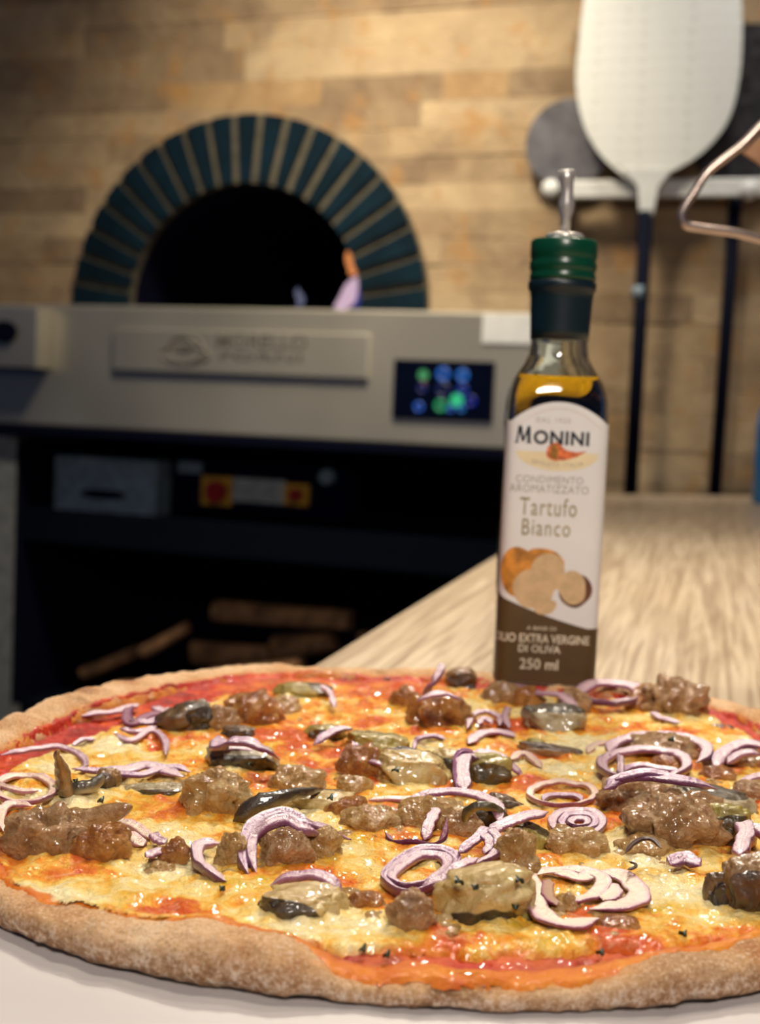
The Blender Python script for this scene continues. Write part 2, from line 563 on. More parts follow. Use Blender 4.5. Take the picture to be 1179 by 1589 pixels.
class G:
    """collects geometry for one mesh"""

    def __init__(s):
        s.v = []
        s.f = []

    def add(s, v, f):
        n = len(s.v)
        s.v += [tuple(p) for p in v]
        s.f += [tuple(i + n for i in q) for q in f]
        return s

    def box(s, a, b, bev=0.0):
        x0, y0, z0 = a
        x1, y1, z1 = b
        if bev <= 0:
            v = [(x0, y0, z0), (x1, y0, z0), (x1, y1, z0), (x0, y1, z0), (x0, y0, z1), (x1, y0, z1), (x1, y1, z1), (x0, y1, z1)]
            f = [(0, 3, 2, 1), (4, 5, 6, 7), (0, 1, 5, 4), (1, 2, 6, 5), (2, 3, 7, 6), (3, 0, 4, 7)]
            return s.add(v, f)
        bm = bmesh.new()
        bmesh.ops.create_cube(bm, size=1)
        for q in bm.verts:
            q.co = Vector(((x0 + x1) / 2 + q.co.x * (x1 - x0), (y0 + y1) / 2 + q.co.y * (y1 - y0), (z0 + z1) / 2 + q.co.z * (z1 - z0)))
        bmesh.ops.bevel(bm, geom=bm.edges[:], offset=bev, segments=3, affect='EDGES', profile=0.5)
        bm.verts.index_update()
        s.add([tuple(q.co) for q in bm.verts], [tuple(q.index for q in fc.verts) for fc in bm.faces])
        bm.free()
        return s

    def lathe(s, prof, c=(0, 0, 0), n=32, cap=True):
        v = []
        f = []
        for (r, z) in prof:
            for k in range(n):
                t = 2 * math.pi * k / n
                v.append((c[0] + r * math.cos(t), c[1] + r * math.sin(t), c[2] + z))
        for j in range(len(prof) - 1):
            for k in range(n):
                k2 = (k + 1) % n
                f.append((j * n + k, j * n + k2, (j + 1) * n + k2, (j + 1) * n + k))
        if cap:
            f.append(tuple(range(n))[::-1])
            f.append(tuple((len(prof) - 1) * n + k for k in range(n)))
        return s.add(v, f)

    def tube(s, pts, r, n=12, closed=False):
        P = [Vector(p) for p in pts]
        N = len(P)
        rs = r if isinstance(r, (list, tuple)) else [r] * N
        v = []
        f = []
        prev = None
        for i in range(N):
            if closed:
                t = P[(i + 1) % N] - P[i - 1]
            else:
                t = P[min(i + 1, N - 1)] - P[max(i - 1, 0)]
            t.normalize()
            if prev is None:
                up = Vector((0, 0, 1)) if abs(t.z) < 0.9 else Vector((1, 0, 0))
                a = t.cross(up).normalized()
            else:
                a = (prev - t * prev.dot(t)).normalized()
            prev = a
            b = t.cross(a)
            for k in range(n):
                an = 2 * math.pi * k / n
                v.append(P[i] + (a * math.cos(an) + b * math.sin(an)) * rs[i])
        for i in range(N if closed else N - 1):
            for k in range(n):
                k2 = (k + 1) % n
                i2 = (i + 1) % N
                f.append((i * n + k, i * n + k2, i2 * n + k2, i2 * n + k))
        if not closed:
            f.append(tuple(range(n))[::-1])
            f.append(tuple((N - 1) * n + k for k in range(n)))
        return s.add(v, f)

    def prism(s, outline, y0, y1):
        """outline: list of (x,z); extruded along y"""
        n = len(outline)
        v = [(x, y0, z) for x, z in outline] + [(x, y1, z) for x, z in outline]
        f = [tuple(range(n)), tuple(range(2 * n - 1, n - 1, -1))]
        for i in range(n):
            j = (i + 1) % n
            f.append((i, i + n, j + n, j))
        return s.add(v, f)

    def build(s, name, mat, parent=None, smooth=False):
        o = mesh_obj(name, s.v, s.f, mat, parent, smooth)
        return o


def crom(pts, n=8, closed=False):
    """Catmull-Rom resample of an array of points"""
    P = np.asarray(pts, float)
    N = len(P)
    out = []
    rng = range(N) if closed else range(N - 1)
    for i in rng:
        p1, p2 = P[i], P[(i + 1) % N]
        p0 = P[i - 1] if (closed or i > 0) else 2 * p1 - p2
        p3 = P[(i + 2) % N] if (closed or i + 2 < N) else 2 * p2 - p1
        for k in range(n):
            t = k / n
            out.append(0.5 * ((2 * p1) + (-p0 + p2) * t + (2 * p0 - 5 * p1 + 4 * p2 - p3) * t * t + (-p0 + 3 * p1 - 3 * p2 + p3) * t ** 3))
    if not closed:
        out.append(P[-1])
    return np.array(out)


def text_mesh(name, s, mat, parent, fn, w, h, bold=0.0, depth=0.00004, space=1.0, cap=0.0):
    """text as a thin mesh fitted to w x h metres round (0, 0); fn maps flat (x, y, height) to its place on the surface"""
    cu = bpy.data.curves.new(name, 'FONT')
    cu.body = s
    cu.size = 1.0
    cu.offset = bold
    cu.space_character = space
    cu.resolution_u = 3
    tmp = bpy.data.objects.new(name, cu)
    COL.objects.link(tmp)
    dg = bpy.context.evaluated_depsgraph_get()
    me = bpy.data.meshes.new_from_object(tmp.evaluated_get(dg))
    bpy.data.objects.remove(tmp)
    bpy.data.curves.remove(cu)
    bm_ = bmesh.new()
    bm_.from_mesh(me)
    bmesh.ops.remove_doubles(bm_, verts=bm_.verts, dist=1e-5)
    bmesh.ops.subdivide_edges(bm_, edges=[e for e in bm_.edges if e.calc_length() > 0.25], cuts=2)
    bmesh.ops.triangulate(bm_, faces=bm_.faces)
    bm_.to_mesh(me)
    bm_.free()
    xs = [v.co.x for v in me.vertices]
    ys = [v.co.y for v in me.vertices]
    x0, x1, y0, y1 = min(xs), max(xs), min(ys), max(ys)
    for v in me.vertices:
        v.co = Vector(fn((v.co.x - (x0 + x1) / 2) / (x1 - x0) * w, (v.co.y - (y0 + y1) / 2) / (y1 - y0) * h, depth))
    me.name = name
    me.materials.clear()
    me.materials.append(mat)
    o = bpy.data.objects.new(name, me)
    COL.objects.link(o)
    o.parent = parent
    return o


# ================================================================ SETTING: stone wall, floor, counter
P0 = at_depth(395, 477, 3.2)
WV = np.array([0.944, -0.329, 0.0]); WV /= np.linalg.norm(WV)
NV = np.array([-WV[1] * -1, -WV[0], 0.0])          # toward the camera
NV = np.array([WV[1], -WV[0], 0.0])
WORG = np.array([P0[0], P0[1], 0.0])
WM = Matrix(((WV[0], -NV[0], 0, WORG[0]), (WV[1], -NV[1], 0, WORG[1]), (0, 0, 1, 0), (0, 0, 0, 1)))


def wl(px, py, n=0.0):
    """photo pixel -> (u, z) on the plane n metres in front of the wall"""
    d = ray(px, py)
    q = WORG + NV * n
    t = np.dot(q - EYE, NV) / np.dot(d, NV)
    p = EYE + d * t
    return float(np.dot(p - WORG, WV)), float(p[2])


FLOOR_Z = -0.92
aL = wl(122, 466)
aR = wl(668, 479)
aT = wl(398, 180)
iL = wl(205, 466)
iR = wl(562, 476)
AU = (aL[0] + aR[0]) / 2
RO = (aR[0] - aL[0]) / 2
RI = (iR[0] - iL[0]) / 2
AZ = aT[1] - RO * 1.0
PT = wl(400, 478, 0.13)[1]       # stainless panel top
PB = wl(400, 678, 0.13)[1]       # stainless panel bottom
PR = wl(872, 560, 0.13)[0]       # its right end
PL = wl(-120, 560, 0.13)[0]
CAVL = wl(22, 850, 0.10)[0]

# stone cladding, one mesh
rng = random.Random(4)
g = G()
tone = []
z = FLOOR_Z
while z < 2.6:
    h = rng.choice([0.052, 0.06, 0.066, 0.075])
    u = -4.2
    while u < 3.2:
        w = rng.uniform(0.14, 0.46)
        segs = [(u, min(u + w, 3.2))]
        # leave the oven mouth and the stand free
        zc = z + h / 2
        holes = []
        if zc > PT - 0.1 and zc < AZ + RO:
            dz = max(0.0, abs(zc - AZ)) if zc > AZ else 0
            rm = (RO + RI) / 2
            if dz < rm:
                hw = math.sqrt(rm * rm - dz * dz)
                holes.append((AU - hw, AU + hw))
        if zc < PB + 0.1:
            holes.append((CAVL - 0.34, PR - 0.01))
        for (h0, h1) in holes:
            ns = []
            for (s0, s1) in segs:
                if s1 <= h0 or s0 >= h1:
                    ns.append((s0, s1))
                else:
                    if s0 < h0:
                        ns.append((s0, h0))
                    if s1 > h1:
                        ns.append((h1, s1))
            segs = ns
        t = rng.random()
        dep = rng.uniform(0.0, 0.003)
        for (s0, s1) in segs:
            if s1 - s0 < 0.01:
                continue
            n0 = len(g.v)
            g.box((s0 + 0.0003, -dep, z + 0.0003), (s1 - 0.0003, 0.05, z + h - 0.0003))
            tone += [t] * (len(g.v) - n0)
        u += w
    z += h
o = mesh_obj('wall_back', g.v, g.f, M['stone'], None, False, {'tone': tone})
o.matrix_world = WM
tag(o, kind='structure')

o = G().box((-6, -3, FLOOR_Z - 0.05), (6, 6.5, FLOOR_Z)).build('floor', M['floor'])
tag(o, kind='structure')

# counter: worktop with the grain along its length
c0 = at(495, 1030, 0.0)
c1 = at(927, 767, 0.0)
gd = (c1 - c0)[:2]
gd = gd / np.linalg.norm(gd)
gx = np.array([gd[1], -gd[0]])
CM = Matrix(((gx[0], gd[0], 0, c0[0]), (gx[1], gd[1], 0, c0[1]), (0, 0, 1, 0), (0, 0, 0, 1)))
Lc = float(np.linalg.norm((c1 - c0)[:2]))
c2 = at(1300, 771, 0.0)
dv = (c2 - c0)[:2]
c2l = (float(dv @ gx), float(dv @ gd))
sl = (c2l[1] - Lc) / c2l[0]
ct = empty('bar_counter', mat=CM, label='pale oak bar counter running towards the stone wall, carrying the pizza', cat='counter')
out = [(0, -1.3), (0, Lc), (1.15, Lc + 1.15 * sl), (1.15, -1.3)]
v = [(x, y, 0.0) for x, y in out] + [(x, y, -0.04) for x, y in out]
f = [(3, 2, 1, 0), (4, 5, 6, 7)] + [(i, (i + 1) % 4, (i + 1) % 4 + 4, i + 4) for i in range(4)]
mesh_obj('worktop', v, f, M['oak'], ct, False)
out = [(0.05, -1.25), (0.05, Lc - 0.05), (1.10, Lc - 0.05 + 1.10 * sl), (1.10, -1.25)]
v = [(x, y, -0.0405) for x, y in out] + [(x, y, FLOOR_Z) for x, y in out]
mesh_obj('counter_base', v, f, M['navy'], ct, False)

# ================================================================ OVEN
ov = empty('pizza_oven', mat=WM, label='built-in pizza oven with dark tiled arch mouth over a stainless steel control panel', cat='oven')


def arc_pts(r, a0, a1, n):
    return [(AU + r * math.cos(a0 + (a1 - a0) * k / n), AZ + r * math.sin(a0 + (a1 - a0) * k / n)) for k in range(n + 1)]


# mortar ring with straight jambs below
ring_o = [(AU + RO, PT - 0.03)] + arc_pts(RO, 0, math.pi, 48) + [(AU - RO, PT - 0.03)]
ring_i = [(AU + RI, PT - 0.03)] + arc_pts(RI, 0, math.pi, 48) + [(AU - RI, PT - 0.03)]
v = []
f = []
nn = len(ring_o)
for (a, b) in zip(ring_o, ring_i):
    v += [(a[0], -0.022, a[1]), (b[0], -0.022, b[1]), (a[0], 0.05, a[1]), (b[0], 0.001, b[1])]
for i in range(nn - 1):
    p = i * 4
    q = p + 4
    f += [(p, q, q + 1, p + 1), (p, p + 2, q + 2, q), (p + 1, q + 1, q + 3, p + 3)]
mesh_obj('arch_mortar', v, f, M['mortar'], ov, False)
NB = 21
bricks = []
tot = math.pi
for k in range(NB):
    a0 = tot * k / NB
    a1 = tot * (k + 1) / NB
    gap = 0.0095
    og = []
    for j in range(5):
        t = a0 + (a1 - a0) * j / 4
        og.append((t, RO))
    def edge(r, t0, t1, n=4):
        ga = gap / r
        return [(AU + r * math.cos(t0 + ga + (t1 - t0 - 2 * ga) * j / n), AZ + r * math.sin(t0 + ga + (t1 - t0 - 2 * ga) * j / n)) for j in range(n + 1)]
    outl = edge(RO - 0.001, a0, a1) + edge(RI + 0.001, a0, a1)[::-1]
    G().prism(outl, -0.032, -0.02).build('arch_tile', M['archtile'], ov)
for sgn in (-1, 1):
    a, b = sorted((AU + sgn * (RI + 0.001), AU + sgn * (RO - 0.001)))
    G().box((a, -0.032, PT - 0.03), (b, -0.02, AZ - 0.009)).build('arch_tile', M['archtile'], ov)
# vault
v = []
f = []
vp = [(AU + RI, PT - 0.03)] + arc_pts(RI, 0, math.pi, 32) + [(AU - RI, PT - 0.03)]
for (a, b) in vp:
    v += [(a, 0.0, b), (a * 1.0, 0.9, b)]
for i in range(len(vp) - 1):
    f.append((2 * i, 2 * i + 1, 2 * i + 3, 2 * i + 2))
f.append(tuple(2 * i + 1 for i in range(len(vp))))
f.append((0, 2 * (len(vp) - 1), 2 * (len(vp) - 1) + 1, 1))
mesh_obj('oven_chamber', v, f, M['vault'], ov, False)

# stainless front
G().box((PL, -0.13, PB), (PR, 0.0, PT), 0.006).build('steel_front', M['steel'], ov)
G().box((PL, -0.135, PB - 0.02), (PR + 0.002, -0.0, PB - 0.001)).build('lower_trim', M['black'], ov)
# bright ledge on the right top end
a = wl(750, 487, 0.133)
b = wl(870, 535, 0.133)
G().box((a[0], -0.1335, b[1]), (PR - 0.004, -0.130, a[1])).build('sticker', M['white'], ov)
# nameplate
a = wl(176, 503, 0.142)
b = wl(570, 588, 0.142)
npz0, npz1 = b[1], wl(570, 518, 0.142)[1]
pl = G().box((a[0], -0.142, npz0), (b[0], -0.1295, npz1), 0.003).build('nameplate', M['steel'], ov)
lu, lz = wl(287, 545, 0.143)
gg = G()
for (rx, rz, dx, dz) in ((0.062, 0.020, 0, -0.008), (0.045, 0.030, 0.004, 0.004), (0.025, 0.016, -0.004, 0.016)):
    gg.tube([(lu + dx + rx * math.cos(t), -0.143, lz + dz + rz * math.sin(t)) for t in np.linspace(0, 2 * math.pi, 24, endpoint=False)], 0.0022, 6, True)
gg.build('emblem', M['steel_letter'], pl)
tu, tz = wl(405, 540, 0.143)
for s_, dz, sw, sh in (('MORELLO', 0.014, 0.22, 0.030), ('FORNI', -0.020, 0.20, 0.018)):
    text_mesh('lettering', s_, M['steel_letter'], pl, lambda x, y, h, tu=tu, tz=tz, dz=dz: (tu + x, -0.1422 - h, tz + dz + y), sw, sh, bold=0.01, depth=0.0008)
# box on the left
a = wl(-60, 470, 0.19)
b = wl(57, 572, 0.19)
bx = G().box((a[0], -0.19, b[1]), (b[0], -0.13, wl(57, 476, 0.19)[1]), 0.004).build('door_bracket', M['steel'], ov)
hu, hz = wl(8, 515, 0.192)
G().add(*(lambda pr: (pr.v, pr.f))(G().prism([(hu + 0.034 * math.cos(t), hz + 0.026 * math.sin(t)) for t in np.linspace(0, 2 * math.pi, 24, endpoint=False)], -0.198, -0.189))).build('handle_hole', M['black'], bx)

# touch screen
s00 = wl(612, 557, 0.136)
s11 = wl(764, 655, 0.136)
sz1 = wl(765, 560, 0.136)[1]
sc_ = G().box((s00[0], -0.138, s11[1]), (s11[0], -0.129, s00[1]), 0.003).build('touch_screen', M['screen_glass'], ov)
icons = [(657, 582, 9, (90, 190, 120), 1.3, 0), (688, 580, 11, (40, 120, 235), 1.4, 1), (718, 582, 10, (40, 130, 240), 1.5, 1), (655, 602, 8, (24, 44, 160), 0.7, 1), (688, 605, 12, (20, 50, 150), 0.5, 1), (718, 604, 9, (30, 80, 220), 0.9, 1),
         (650, 631, 8, (40, 110, 230), 1.4, 1), (684, 629, 10, (40, 190, 120), 1.4, 1), (709, 621, 11, (60, 220, 150), 1.8, 0), (731, 622, 9, (20, 50, 210), 0.9, 1), (699, 634, 6, (50, 120, 240), 1.2, 1), (716, 634, 6, (30, 140, 240), 1.2, 1), (657, 594, 4, (190, 50, 50), 0.9, 0)]
for i, (px, py, r, c, st, hollow) in enumerate(icons):
    iu, iz = wl(px, py, 0.139)
    rr = r / 760.0
    mm = emis('screen_icon_glow_%d' % i, c, st * 0.38)
    gg = G()
    if hollow:
        gg.tube([(iu + rr * 0.8 * math.cos(t), -0.1385, iz + rr * 0.8 * math.sin(t)) for t in np.linspace(0, 2 * math.pi, 20, endpoint=False)], rr * 0.28, 6, True)
    else:
        gg.prism([(iu + rr * math.cos(t), iz + rr * math.sin(t)) for t in np.linspace(0, 2 * math.pi, 20, endpoint=False)], -0.1392, -0.1375)
    gg.build('screen_icon', mm, sc_)

# flames on the right inside the mouth
def flame(px0, py0, px1, py1, wpx, mat, name='gas_flame', dep=0.22):
    u0, z0 = wl(px0, py0, -dep)
    u1, z1 = wl(px1, py1, -dep)
    n = 14
    pts = []
    rs = []
    for k in range(n + 1):
        t = k / n
        pts.append((u0 + (u1 - u0) * t + 0.006 * math.sin(5 * t), dep + 0.004 * math.sin(7 * t), z0 + (z1 - z0) * t))
        rs.append(max(0.0008, wpx / 640.0 * math.sin(math.pi * min(1, (0.12 + t * 0.88))) ** 0.8))
    G().tube(pts, rs, 12).build(name, mat, ov, True)


flame(522, 480, 562, 428, 13, emis('flame_lilac', (214, 180, 200), 0.95))
flame(550, 478, 572, 425, 8, emis('flame_blue', (60, 66, 150), 0.6))
flame(545, 425, 548, 386, 12, emis('flame_orange', (226, 140, 80), 1.0))
flame(462, 476, 466, 446, 6, emis('flame_pale', (120, 124, 150), 0.6))

# stand below
CB = -0.62
zb = PB - 0.02
G().box((CAVL, 0.55, FLOOR_Z), (PR, 0.57, zb)).build('stand_back', M['black'], ov)
G().box((PR - 0.03, -0.09, FLOOR_Z), (PR, 0.55, zb)).build('stand_side', M['black'], ov)
G().box((CAVL - 0.35, -0.10, FLOOR_Z), (CAVL, 0.55, zb - 0.001)).build('stand_side', M['greypost'], ov)
G().box((CAVL, -0.06, CB - 0.03), (PR - 0.03, 0.55, CB)).build('wood_shelf', M['navy'], ov)
s0 = wl(400, 815, 0.07)[1]
s1 = wl(400, 868, 0.07)[1]
G().box((CAVL + 0.001, -0.07, s1), (PR - 0.031, -0.03, s0)).build('cross_beam', M['navy'], ov)
G().box((CAVL + 0.001, -0.03, s0 - 0.012), (PR - 0.031, 0.549, s0)).build('upper_shelf', M['black'], ov)
G().box((CAVL, 0.551, zb - 0.001), (PR, 0.0, zb)).build('stand_roof', M['black'], ov)
G().box((CAVL + 0.0005, -0.098, CB + 0.001), (CAVL + 0.004, 0.549, zb - 0.02)).build('added_dark_sheet', M['black'], ov)  # thin black sheet added to darken the inner face of the grey side
# control parts in the upper bay
a = wl(86, 706, 0.03)
b = wl(240, 812, 0.03)
cp = G().box((a[0], -0.03, b[1]), (b[0], 0.05, wl(240, 716, 0.03)[1]), 0.003).build('vent_plate', M['greyplate'], ov)
hu, hz = wl(160, 767, 0.032)
G().prism([(hu + 0.062 * math.copysign(abs(math.cos(t)) ** 0.6, math.cos(t)), hz + 0.011 * math.sin(t)) for t in np.linspace(0, 2 * math.pi, 24, endpoint=False)], -0.034, -0.0295).build('vent_slot', M['black'], cp)
a = wl(268, 712, 0.0)
b = wl(535, 808, 0.0)
ctl = G().box((a[0], 0.01, b[1]), (b[0], 0.10, a[1])).build('switch_box', M['black'], ov)


def wbox(x0, y0, x1, y1, n, th, mat, name, par):
    a = wl(x0, y0, n)
    b = wl(x1, y1, n)
    return G().box((a[0], -n, b[1]), (b[0], -n + th, a[1]), 0.001).build(name, mat, par)


def wknob(px, py, rpx, n, th, mat, name, par):
    u, z_ = wl(px, py, n)
    r = rpx / 680.0
    return G().prism([(u + r * math.cos(t), z_ + r * math.sin(t)) for t in np.linspace(0, 2 * math.pi, 20, endpoint=False)], -n, -n + th).build(name, mat, par)


y1 = wbox(313, 738, 358, 786, 0.0, 0.012, M['yellow'], 'switch_plate', ctl)
wknob(333, 763, 17, 0.02, 0.02, M['red'], 'red_knob', ctl)
wbox(362, 741, 440, 783, 0.0, 0.012, plain('dim_white_card', (150, 154, 150), 0.5), 'label_plate', ctl)
wbox(441, 750, 478, 786, 0.0, 0.012, M['yellow'], 'switch_plate', ctl)
wknob(457, 768, 10, 0.02, 0.02, M['red'], 'red_knob', ctl)
wbox(277, 716, 312, 735, 0.0, 0.012, M['greyplate'], 'switch_cover', ctl)
wknob(506, 740, 12, 0.015, 0.02, M['greyplate'], 'socket', ctl)

# firewood on the lower shelf
logs = [  # x0,y0,x1,y1, thickness px, depth behind wall face, label
    (333, 948, 545, 962, 36, 0.10, 'long straight split log lying across the top of the woodpile under the oven'),
    (222, 1012, 292, 972, 20, 0.04, 'short split log leaning diagonally at the left of the woodpile'),
    (130, 1045, 215, 1010, 24, 0.10, 'small log low at the far left of the woodpile'),
    (300, 1010, 420, 1016, 34, 0.12, 'log lying directly under the long straight log, left half'),
    (425, 1005, 520, 990, 40, 0.16, 'thick log end under the long straight log, right half'),
    (330, 1060, 470, 1040, 40, 0.06, 'low log in the middle of the woodpile just above the pizza rim'),
    (180, 1075, 320, 1060, 36, 0.08, 'low log at the left of the woodpile just above the pizza rim'),
    (480, 1060, 600, 1050, 40, 0.12, 'low log at the right of the woodpile beside the counter edge'),
    (560, 1000, 660, 990, 40, 0.20, 'log at the right end of the woodpile near the counter'),
    (90, 1090, 190, 1090, 40, 0.12, 'bottom log at the far left of the woodpile'),
]
for i, (x0, y0, x1, y1, th, dep, lab) in enumerate(logs):
    u0, z0 = wl(x0, y0, -dep)
    u1, z1 = wl(x1, y1, -dep)
    L = math.hypot(u1 - u0, z1 - z0)
    R_ = th / 640.0 / 2
    n = 10
    secs = 8
    rr = random.Random(i)
    base = [R_ * (0.8 + 0.35 * rr.random()) for _ in range(n)]
    base[0] *= 0.6
    v = []
    for j in range(secs + 1):
        t = j / secs
        for k in range(n):
            an = 2 * math.pi * k / n
            r = base[k] * (1 + 0.08 * math.sin(3 * t + k))
            v.append(((t - 0.5) * L, r * math.cos(an), r * math.sin(an)))
    f = []
    for j in range(secs):
        for k in range(n):
            k2 = (k + 1) % n
            f.append((j * n + k, j * n + k2, (j + 1) * n + k2, (j + 1) * n + k))
    f += [tuple(range(n))[::-1], tuple(secs * n + k for k in range(n))]
    o = mesh_obj('firewood_log', v, f, M['bark'], None, False)
    ang = math.atan2(z1 - z0, u1 - u0)
    o.matrix_world = WM @ Matrix.Translation(((u0 + u1) / 2, dep, (z0 + z1) / 2)) @ Matrix.Rotation(-ang, 4, 'Y')
    tag(o, lab, 'firewood', 'split logs stacked under the oven')

# ================================================================ PEELS AND RACK
rk = empty('peel_rack', mat=WM, label='white horizontal wall rack bar with pegs holding the pizza peels', cat='rack')
a = wl(842, 279, 0.075)
b = wl(1240, 312, 0.075)
zr0, zr1 = wl(1000, 308, 0.075)[1], wl(1000, 278, 0.075)[1]
G().box((a[0] + 0.05, -0.075, zr0 + 0.002), (b[0], -0.06, zr1), 0.004).build('bar', M['alu'], rk)
G().box((a[0] + 0.16, -0.06, zr0 + 0.01), (a[0] + 0.20, -0.004, zr1 - 0.01)).build('bracket', M['alu'], rk)
for (px, py) in ((853, 292), (1163, 294)):
    u, z_ = wl(px, py, 0.09)
    g = G().lathe([(0.004, -0.009), (0.012, -0.009), (0.020, -0.004), (0.018, 0.0), (0.012, 0.006)], n=20)
    o = g.build('peg', M['white'], rk, True)
    o.location = (u, -0.085, z_)
    o.rotation_euler = (math.pi / 2, 0, 0)


def head_outline(pts, n=8):
    return [tuple(p) for p in crom(pts, n, True)]


def peel_handle(par, p0, p1, n, rpx, mat, joint=None):
    a = wl(*p0, n)
    b = wl(*p1, n)
    r = rpx / 720.0
    o = G().tube([(a[0], -n, a[1]), (b[0], -n, b[1])], r, 14).build('handle', mat, par, True)
    if joint:
        c = wl(*joint, n)
        d = ((b[0] - a[0]) * 0.02, (b[1] - a[1]) * 0.02)
        G().tube([(c[0] - d[0], -n, c[1] - d[1]), (c[0] + d[0], -n, c[1] + d[1])], r * 1.12, 14).build('ferrule', M['greyplate'], o, True)
    return o


# big white peel
pw = empty('pizza_peel', mat=WM, label='large white perforated pizza peel with black handle hanging on the wall rack', cat='pizza peel', group='pizza peels on the rack')
n_ = 0.10
ol = [wl(x, y, n_) for x, y in ((1002, 290), (1040, 268), (1090, 236), (1128, 190), (1146, 130), (1152, 60), (1150, -10), (1136, -70), (1080, -100), (1025, -104), (965, -96), (918, -66), (906, 0), (899, 60), (894, 130), (905, 190), (928, 235), (962, 268))]
G().prism(head_outline(ol), -n_, -n_ + 0.004).build('peel_head', M['alu_perf'], pw)
ol = [wl(x, y, n_ + 0.002) for x, y in ((968, 262), (1045, 262), (1022, 290), (1013, 335), (993, 335), (990, 290))]
G().prism(ol, -n_ - 0.006, -n_ + 0.008).build('neck', M['alu'], pw)
peel_handle(pw, (1003, 328), (975, 830), n_, 10.5, M['handle'], (993, 455))

# small round steel peel
ps = empty('pizza_peel', mat=WM, label='small round grey steel turning peel hanging left of the white peel', cat='pizza peel', group='pizza peels on the rack')
n_ = 0.042
cu_, cz_ = wl(883, 222, n_)
rr = 68 / 730.0
G().prism([(cu_ + rr * math.cos(t), cz_ + rr * math.sin(t)) for t in np.linspace(0, 2 * math.pi, 48, endpoint=False)], -n_, -n_ + 0.003).build('peel_head', M['steel_dark'], ps)
G().prism([wl(874, 270, n_), wl(892, 270, n_), wl(888, 330, n_), wl(872, 330, n_)], -n_ - 0.004, -n_ + 0.006).build('neck', M['steel'], ps)
peel_handle(ps, (880, 318), (876, 466), n_, 8, M['handle'])

# dark perforated peel behind on the right
pd = empty('pizza_peel', mat=WM, label='dark perforated pizza peel hanging behind the white peel at the right', cat='pizza peel', group='pizza peels on the rack')
n_ = 0.032
ol = [wl(x, y, n_) for x, y in ((1145, 310), (1190, 285), (1232, 240), (1250, 170), (1246, 90), (1225, 45), (1160, 36), (1090, 45), (1060, 100), (1058, 190), (1080, 255), (1112, 292))]
G().prism(head_outline(ol), -n_, -n_ + 0.004).build('peel_head', M['dark_perf'], pd)
peel_handle(pd, (1143, 290), (1104, 840), n_, 9.5, M['handle'])

# ================================================================ blue bottle at the far right of the counter
bp = at(1196, 782, 0.0)
bb = empty('water_bottle', (bp[0], bp[1], 0), label='blue plastic bottle standing at the far end of the counter, cut by the right edge', cat='bottle')
G().lathe([(0.030, 0.0), (0.034, 0.004), (0.034, 0.14), (0.030, 0.17), (0.014, 0.195), (0.012, 0.215)], n=28).build('body', M['blue'], bb, True)
G().lathe([(0.014, 0.2155), (0.014, 0.235)], n=20).build('cap', M['white'], bb, False)

# ================================================================ chrome wire stand at the right
wy = 0.80
ws = empty('wire_stand', (0.32, wy, 0), label='bent chrome wire stand with a tan wooden plate, cut off by the right edge', cat='wire stand')
org = np.array([0.32, wy, 0])
path = [(1290, 110), (1230, 150), (1179, 197), (1147, 229), (1100, 266), (1078, 298), (1060, 326), (1058, 340), (1064, 349), (1080, 353), (1139, 361), (1179, 371), (1240, 386), (1330, 410)]
pp = [at_depth(x, y, wy + 0.0) - org for x, y in path]
pp = crom(pp, 5)
G().tube([tuple(p) for p in pp], 0.0026, 10).build('wire_loop', M['chrome'], ws, True)
top = pp[0]
bot = pp[-1]
G().tube([tuple(top), (top[0] + 0.01, 0.01, top[2] - 0.02), (top[0] + 0.012, 0.012, 0.0025)], 0.0026, 10).build('leg', M['chrome'], ws, True)
G().tube([tuple(bot), (bot[0] + 0.004, -0.01, bot[2] - 0.02), (bot[0] + 0.006, -0.02, 0.0025)], 0.0026, 10).build('leg', M['chrome'], ws, True)
G().tube([(top[0] + 0.012, -0.08, 0.0027), (top[0] + 0.012, 0.08, 0.0027)], 0.0026, 10).build('foot', M['chrome'], ws, True)
tri = [at_depth(x, y, wy + 0.006) - org for x, y in ((1152, 236), (1179, 212), (1236, 168), (1286, 128), (1300, 330), (1200, 268))]
G().prism([(p[0], p[2]) for p in tri], 0.0045, 0.009).build('wooden_plate', M['tanwood'], ws)

# ================================================================ OIL BOTTLE
BD = 0.66
bpos = at(839, 1080, 0.0)
BY = BD
bxw = at_depth(850, 800, BD)[0]
bot_e = empty('olive_oil_bottle', (at_depth(839, 1078, BD)[0], BD, 0.0), label='square glass bottle of truffle olive oil with green cap and white label behind the pizza', cat='bottle')
bot_e.rotation_euler = (0, 0, math.radians(-2.0))


def sec(a, n, z, N=72):
    pts = []
    for k in range(N):
        t = 2 * math.pi * k / N
        c, s = math.cos(t), math.sin(t)
        pts.append((a * math.copysign(abs(c) ** (2 / n), c), a * math.copysign(abs(s) ** (2 / n), s), z))
    return pts


def loft(secs, cap0=True, cap1=True, flip=False):
    N = len(secs[0])
    v = [p for s in secs for p in s]
    f = []
    for j in range(len(secs) - 1):
        for k in range(N):
            k2 = (k + 1) % N
            f.append((j * N + k, j * N + k2, (j + 1) * N + k2, (j + 1) * N + k))
    if cap0:
        f.append(tuple(range(N))[::-1])
    if cap1:
        f.append(tuple((len(secs) - 1) * N + k for k in range(N)))
    if flip:
        f = [q[::-1] for q in f]
    return v, f


